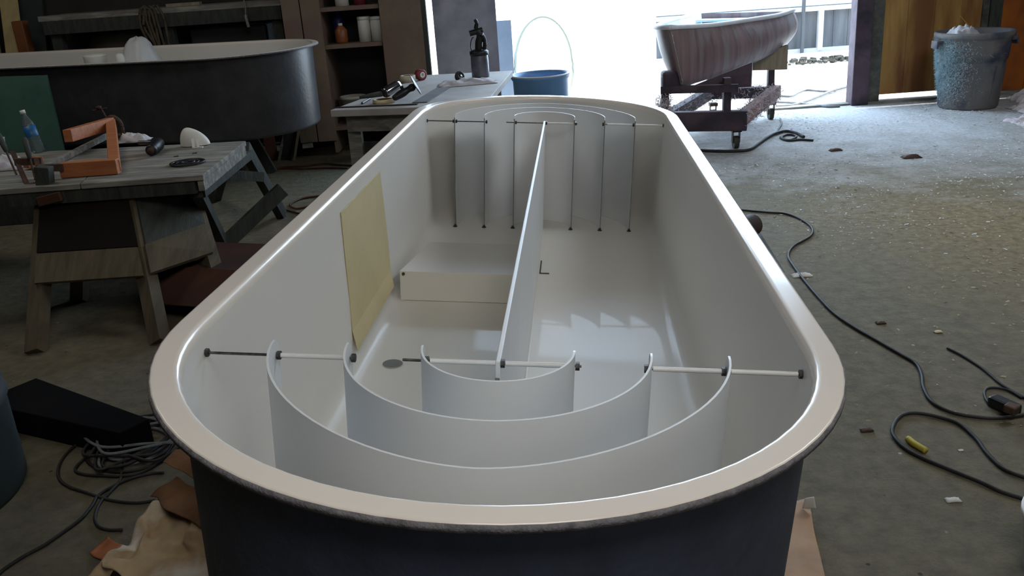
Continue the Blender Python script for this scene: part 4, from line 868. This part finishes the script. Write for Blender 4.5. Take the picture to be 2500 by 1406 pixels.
# ------------------------------------------------------------------ paper and cardboard round the near trestle
def sheet(name, corners, m, label, amp=0.03, nn=26, seed=0, cat='paper', th=0.002, zmin=0.004, fr=5.0):
    mb = MB(); a_, b3, c_, d_ = [Vector(v) for v in corners]; vs = []
    for i in range(nn+1):
        for j in range(nn+1):
            p = a_.lerp(b3, i/nn).lerp(d_.lerp(c_, i/nn), j/nn); e = amp*(noise.noise(p*fr+Vector((seed, 0, 0)))+0.5*noise.noise(p*fr*2.7+Vector((0, seed, 0))))
            f_ = amp*noise.noise(p*fr*1.3+Vector((0, 0, seed+5)))
            q_ = p+Vector((f_, f_*0.5, e)); q_.z = max(zmin, q_.z); vs.append(q_)
    mb.add(vs, [(i*(nn+1)+j, (i+1)*(nn+1)+j, (i+1)*(nn+1)+j+1, i*(nn+1)+j+1) for i in range(nn) for j in range(nn)], True)
    o = mb.build(name, m); s_ = o.modifiers.new('t', 'SOLIDIFY'); s_.thickness = th; s_.offset = 1
    return tag(o, label, cat)
sheet('stained_paper', ((-1.265,2.125,0.010), (-1.100,2.369,0.100), (-0.769,2.184,0.160), (-0.794,1.925,0.010)), cardb, 'stained tan paper sheet spilling out under the near left of the tank', 0.055, seed=3, fr=9, nn=44)
sheet('kraft_paper', ((-1.145,2.375,0.100), (-1.061,2.383,0.160), (-0.792,2.208,0.200), (-0.926,2.147,0.130)), cardb2, 'folded brown kraft paper sticking out under the left of the tank', 0.03, seed=8)
sheet('cardboard_scrap', ((-1.094,2.404,0.200), (-1.075,2.460,0.220), (-0.878,2.365,0.220), (-0.974,2.307,0.200)), cardb2, 'small curled tan cardboard flap nearest the cord tangle', 0.02, seed=12)
sheet('cardboard_scrap', ((-1.298,2.250,0.004), (-1.273,2.323,0.010), (-1.190,2.241,0.030), (-1.216,2.180,0.020)), wood_orange, 'orange-brown scrap under the edge of the stained paper', 0.02, seed=15, nn=10)
sheet('cardboard_sheet', ((0.585,1.813,0.010), (0.746,1.863,0.006), (0.833,2.272,0.006), (0.731,2.225,0.010)), mat('peach_cardboard', (186, 156, 126), (160, 130, 104), 5), 'peach cardboard sheet on the floor under the near right of the tank', 0.006, seed=2)
sheet('plastic_scrap', ((0.798,2.217,0.010), (0.824,2.184,0.030), (0.816,2.186,0.070), (0.793,2.196,0.060)), bag_m, 'curled clear plastic scrap beside the peach cardboard', 0.01, nn=8, seed=6)
# dark timber beam ends sticking out on the right of the tank
o = MB().cyl(Vector((1.103,4.203,0.240)), Vector((1.235,4.332,0.240)), 0.055, n=24).build('cardboard_roll', mat('dark_brown_roll', (58, 46, 42), (44, 34, 32), 6)); tag(o, 'end of a dark brown roll poking out right of the tank', 'roll')
t = thing('low_crate', 'low pale crate under the right side of the tank', 'crate', put(Vector((1.276,4.443,0.000)), 0))
ca = Vector((1.264,4.209,0.180)); cb2 = Vector((1.214,3.744,0.180)); dd = (cb2-ca).normalized(); ca = ca-dd*0.22; sd_ = Vector((dd.y, -dd.x, 0)); sd_ = sd_ if sd_.x < 0 else -sd_
for i_, zz in enumerate((0.03, 0.09, 0.15)): MB().beam(put(ca, zz), put(cb2, zz), 0.015, 0.05).build('slat', wood_pale, t)
for q_ in (0.03, 0.97): MB().beam(put(ca.lerp(cb2, q_)+sd_*0.02, 0), put(ca.lerp(cb2, q_)+sd_*0.02, 0.18), 0.03, 0.03).build('post', wood_dark, t)
MB().hexa([put(ca, 0.175), put(cb2, 0.175), put(cb2+sd_*0.35, 0.175), put(ca+sd_*0.35, 0.175)], [put(ca, 0.19), put(cb2, 0.19), put(cb2+sd_*0.35, 0.19), put(ca+sd_*0.35, 0.19)]).build('top_panel', wood_dark, t)
# red-brown cardboard box between sawhorse and tank
t = thing('cardboard_box', 'red-brown cardboard box on the floor between sawhorse and tank', 'box', (-1.55, 5.0, 0))
bx0 = Vector((-1.799,4.846,0.220)); bx1 = Vector((-1.274,4.657,0.220)); bx2 = bx1+Vector((-0.05, -0.45, 0)); bx3 = bx0+Vector((-0.0, -0.45, 0))
MB().hexa([put(v, 0) for v in (bx0, bx1, bx2, bx3)], [bx0, bx1, bx2, bx3]).build('carton', redcard, t)
MB().hexa([v+Vector((0, 0, 0.0)) for v in (bx2, bx3, bx3+Vector((0, -0.22, -0.12)), bx2+Vector((0, -0.22, -0.12)))], [v+Vector((0, 0, 0.005)) for v in (bx2, bx3, bx3+Vector((0, -0.22, -0.12)), bx2+Vector((0, -0.22, -0.12)))]).build('flap', redcard, t)
# dark drum at far left and black wedge painting in a floor shadow
dp = Vector((-2.06, 2.60, 0)); t = thing('dark_drum', 'dark drum at the left edge of the photo beside the black wedge', 'drum', dp)
MB().lathe([(0, 0), (0.36, 0), (0.37, 0.02), (0.37, 0.30), (0.38, 0.32), (0.37, 0.34), (0.37, 0.60), (0.38, 0.615), (0.365, 0.63), (0.35, 0.615), (0, 0.61)], dp, n=56).build('body', darkobj, t)
MB().cyl(dp+Vector((0.15, 0.1, 0.61)), dp+Vector((0.15, 0.1, 0.63)), 0.03, n=16).build('bung', copper, t)
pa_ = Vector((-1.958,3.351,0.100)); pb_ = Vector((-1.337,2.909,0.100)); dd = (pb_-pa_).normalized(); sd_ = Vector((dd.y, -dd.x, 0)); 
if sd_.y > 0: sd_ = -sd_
t = MB().hexa([put(v, 0) for v in (pa_, pb_, pb_+sd_*0.12, pa_+sd_*0.24)], [put(v, 0.10) for v in (pa_, pb_, pb_+sd_*0.12, pa_+sd_*0.24)]).build('shadow_wedge', mat('shadow_black', (20, 19, 19), (15, 14, 15), 4, rough=1.0, spec=0.1), bevel=0.004); tag(t, 'low black wedge-shaped painted-in platform on the floor left of the tank', 'shadow')

# ------------------------------------------------------------------ shavings and chips on the right floor
random.seed(31)
def flakes(name, label, m, n, gen, smin, smax):
    mb = MB()
    for i in range(n):
        x, y = gen(); s_ = random.uniform(smin, smax)*random.choice((0.6, 1, 1, 1.6)); rz = random.random()*6.3
        R = Matrix.Rotation(rz, 4, 'Z') @ Matrix.Rotation(random.gauss(0.1, .2), 4, 'X') @ Matrix.Rotation(random.gauss(0, .15), 4, 'Y')
        vs = [Vector((-s_, -s_*0.3, 0)), Vector((s_*random.uniform(0.5, 1.3), -s_*0.4, 0.0)), Vector((s_, s_*0.4, s_*0.08)), Vector((-s_*0.6, s_*random.uniform(0.2, 0.6), s_*0.05))]
        vs = [R @ v for v in vs]; zm = min(v.z for v in vs)
        mb.add([v+Vector((x, y, 0.0015-zm)) for v in vs], [(0, 1, 2, 3)])
    return tag(mb.build(name, m), label, 'debris', kind='stuff')
def g1():
    while True:
        x = random.uniform(1.2, 6.0); y = random.uniform(3.2, 8.9)
        pr = min(1, max(0.03, (y-4.3)/3.0))*min(1, max(0.2, (x-0.9-(0.35 if y < 7 else 0))/1.3))
        if noise.noise(Vector((x*1.3, y*1.3, 2)))*0.9+0.35 > random.random()*1.1 and random.random() < pr and not (1.0 < x < 1.45 and y < 6): return x, y
flakes('white_shavings', 'drift of pale shavings and dust scattered over the right side floor', flake, 14000, g1, 0.003, 0.009)
def g2():
    while True:
        x = random.uniform(1.15, 4.6); y = random.uniform(2.6, 6.6)
        if noise.noise(Vector((x*1.1+4, y*1.1, 7)))*0.9+0.4 > random.random()*1.2 and random.random() < max(0.05, min(1, (x-1.0)/1.6*(y-1.9)/2.5)): return x, y
flakes('tan_shavings', 'tan and brown shavings scattered over the middle right floor', flake2, 5000, g2, 0.003, 0.007)
# fluffy heap beside the bin
random.seed(41)
for (px_, w_, d_, h_, lab, sd0) in ((Vector((4.95, 8.05, 0)), 0.55, 0.4, 0.13, 'fluffy pale heap of fibre waste right of the rubbish bin', 3), (Vector((4.6, 7.55, 0)), 0.5, 0.3, 0.07, 'lower grey heap of fibre waste in front of the bin', 6), (Vector((5.2, 8.6, 0)), 0.5, 0.35, 0.12, 'brownish heap of waste against the orange boards', 9)):
    o = lump('fibre_heap', px_, w_, d_, h_, fuzz_m, lab, 'waste heap', sd0, n=40, amp=0.9, res=4)
    bpy.context.view_layer.update()
    def gp2(px_=px_, w_=w_, d_=d_, h_=h_): 
        r_ = random.random()**0.7; a_ = random.random()*6.28; return px_+Vector((math.cos(a_)*r_*w_/2, math.sin(a_)*r_*d_/2, h_*0.55*(1-r_**2))), (0, 0, 1)
    WM[o.name] = Matrix.Translation(o.location)
    f_ = fuzz('fluff', flake, o, gp2, 900, 0.06, 0.0022); f_['kind'] = 'stuff'
# individual bigger scraps
for i, (p_, s_, m_, lab) in enumerate((((1.569,3.529,0.000), 0.018, copper, 'dark nut-sized lump on the floor right of the cord'), ((1.752,3.395,0.000), 0.014, tapem, 'small yellowish chip on the brown patch of floor'), ((1.239,2.216,0.000), 0.020, flake, 'pale wood chip on the floor at lower right'), ((2.632,6.977,0.000), 0.045, copper, 'dark clod on the floor beyond the coiled hose end'),
        ((3.047,6.559,0.000), 0.06, copper, 'larger dark clod on the dusty floor in front of the bin'), ((1.156,2.644,0.000), 0.018, copper, 'dark sliver on the floor between tank and looped cord'), ((1.393,2.481,0.000), 0.008, flake, 'tiny white chip inside the looped cord'))):
    lump('floor_scrap', p_, s_*2.2, s_*1.2, s_*0.7, m_, lab, 'scrap', i*3+1, n=6)
lump('plaster_lump', (1.445,4.188,0.000), 0.10, 0.05, 0.02, flake, 'white plaster dollop over the dark cord', 'scrap', 33, n=10)
# pale round object at the right bottom edge
wc = Vector((1.359,1.869,0.000)); t = thing('white_bucket', 'pale bucket just entering the lower right edge', 'bucket', wc)
MB().lathe([(0, 0), (0.10, 0), (0.115, 0.16), (0.12, 0.16), (0.12, 0.18), (0.11, 0.18), (0.095, 0.01), (0, 0.01)], wc, n=32).build('body', white_p, t)
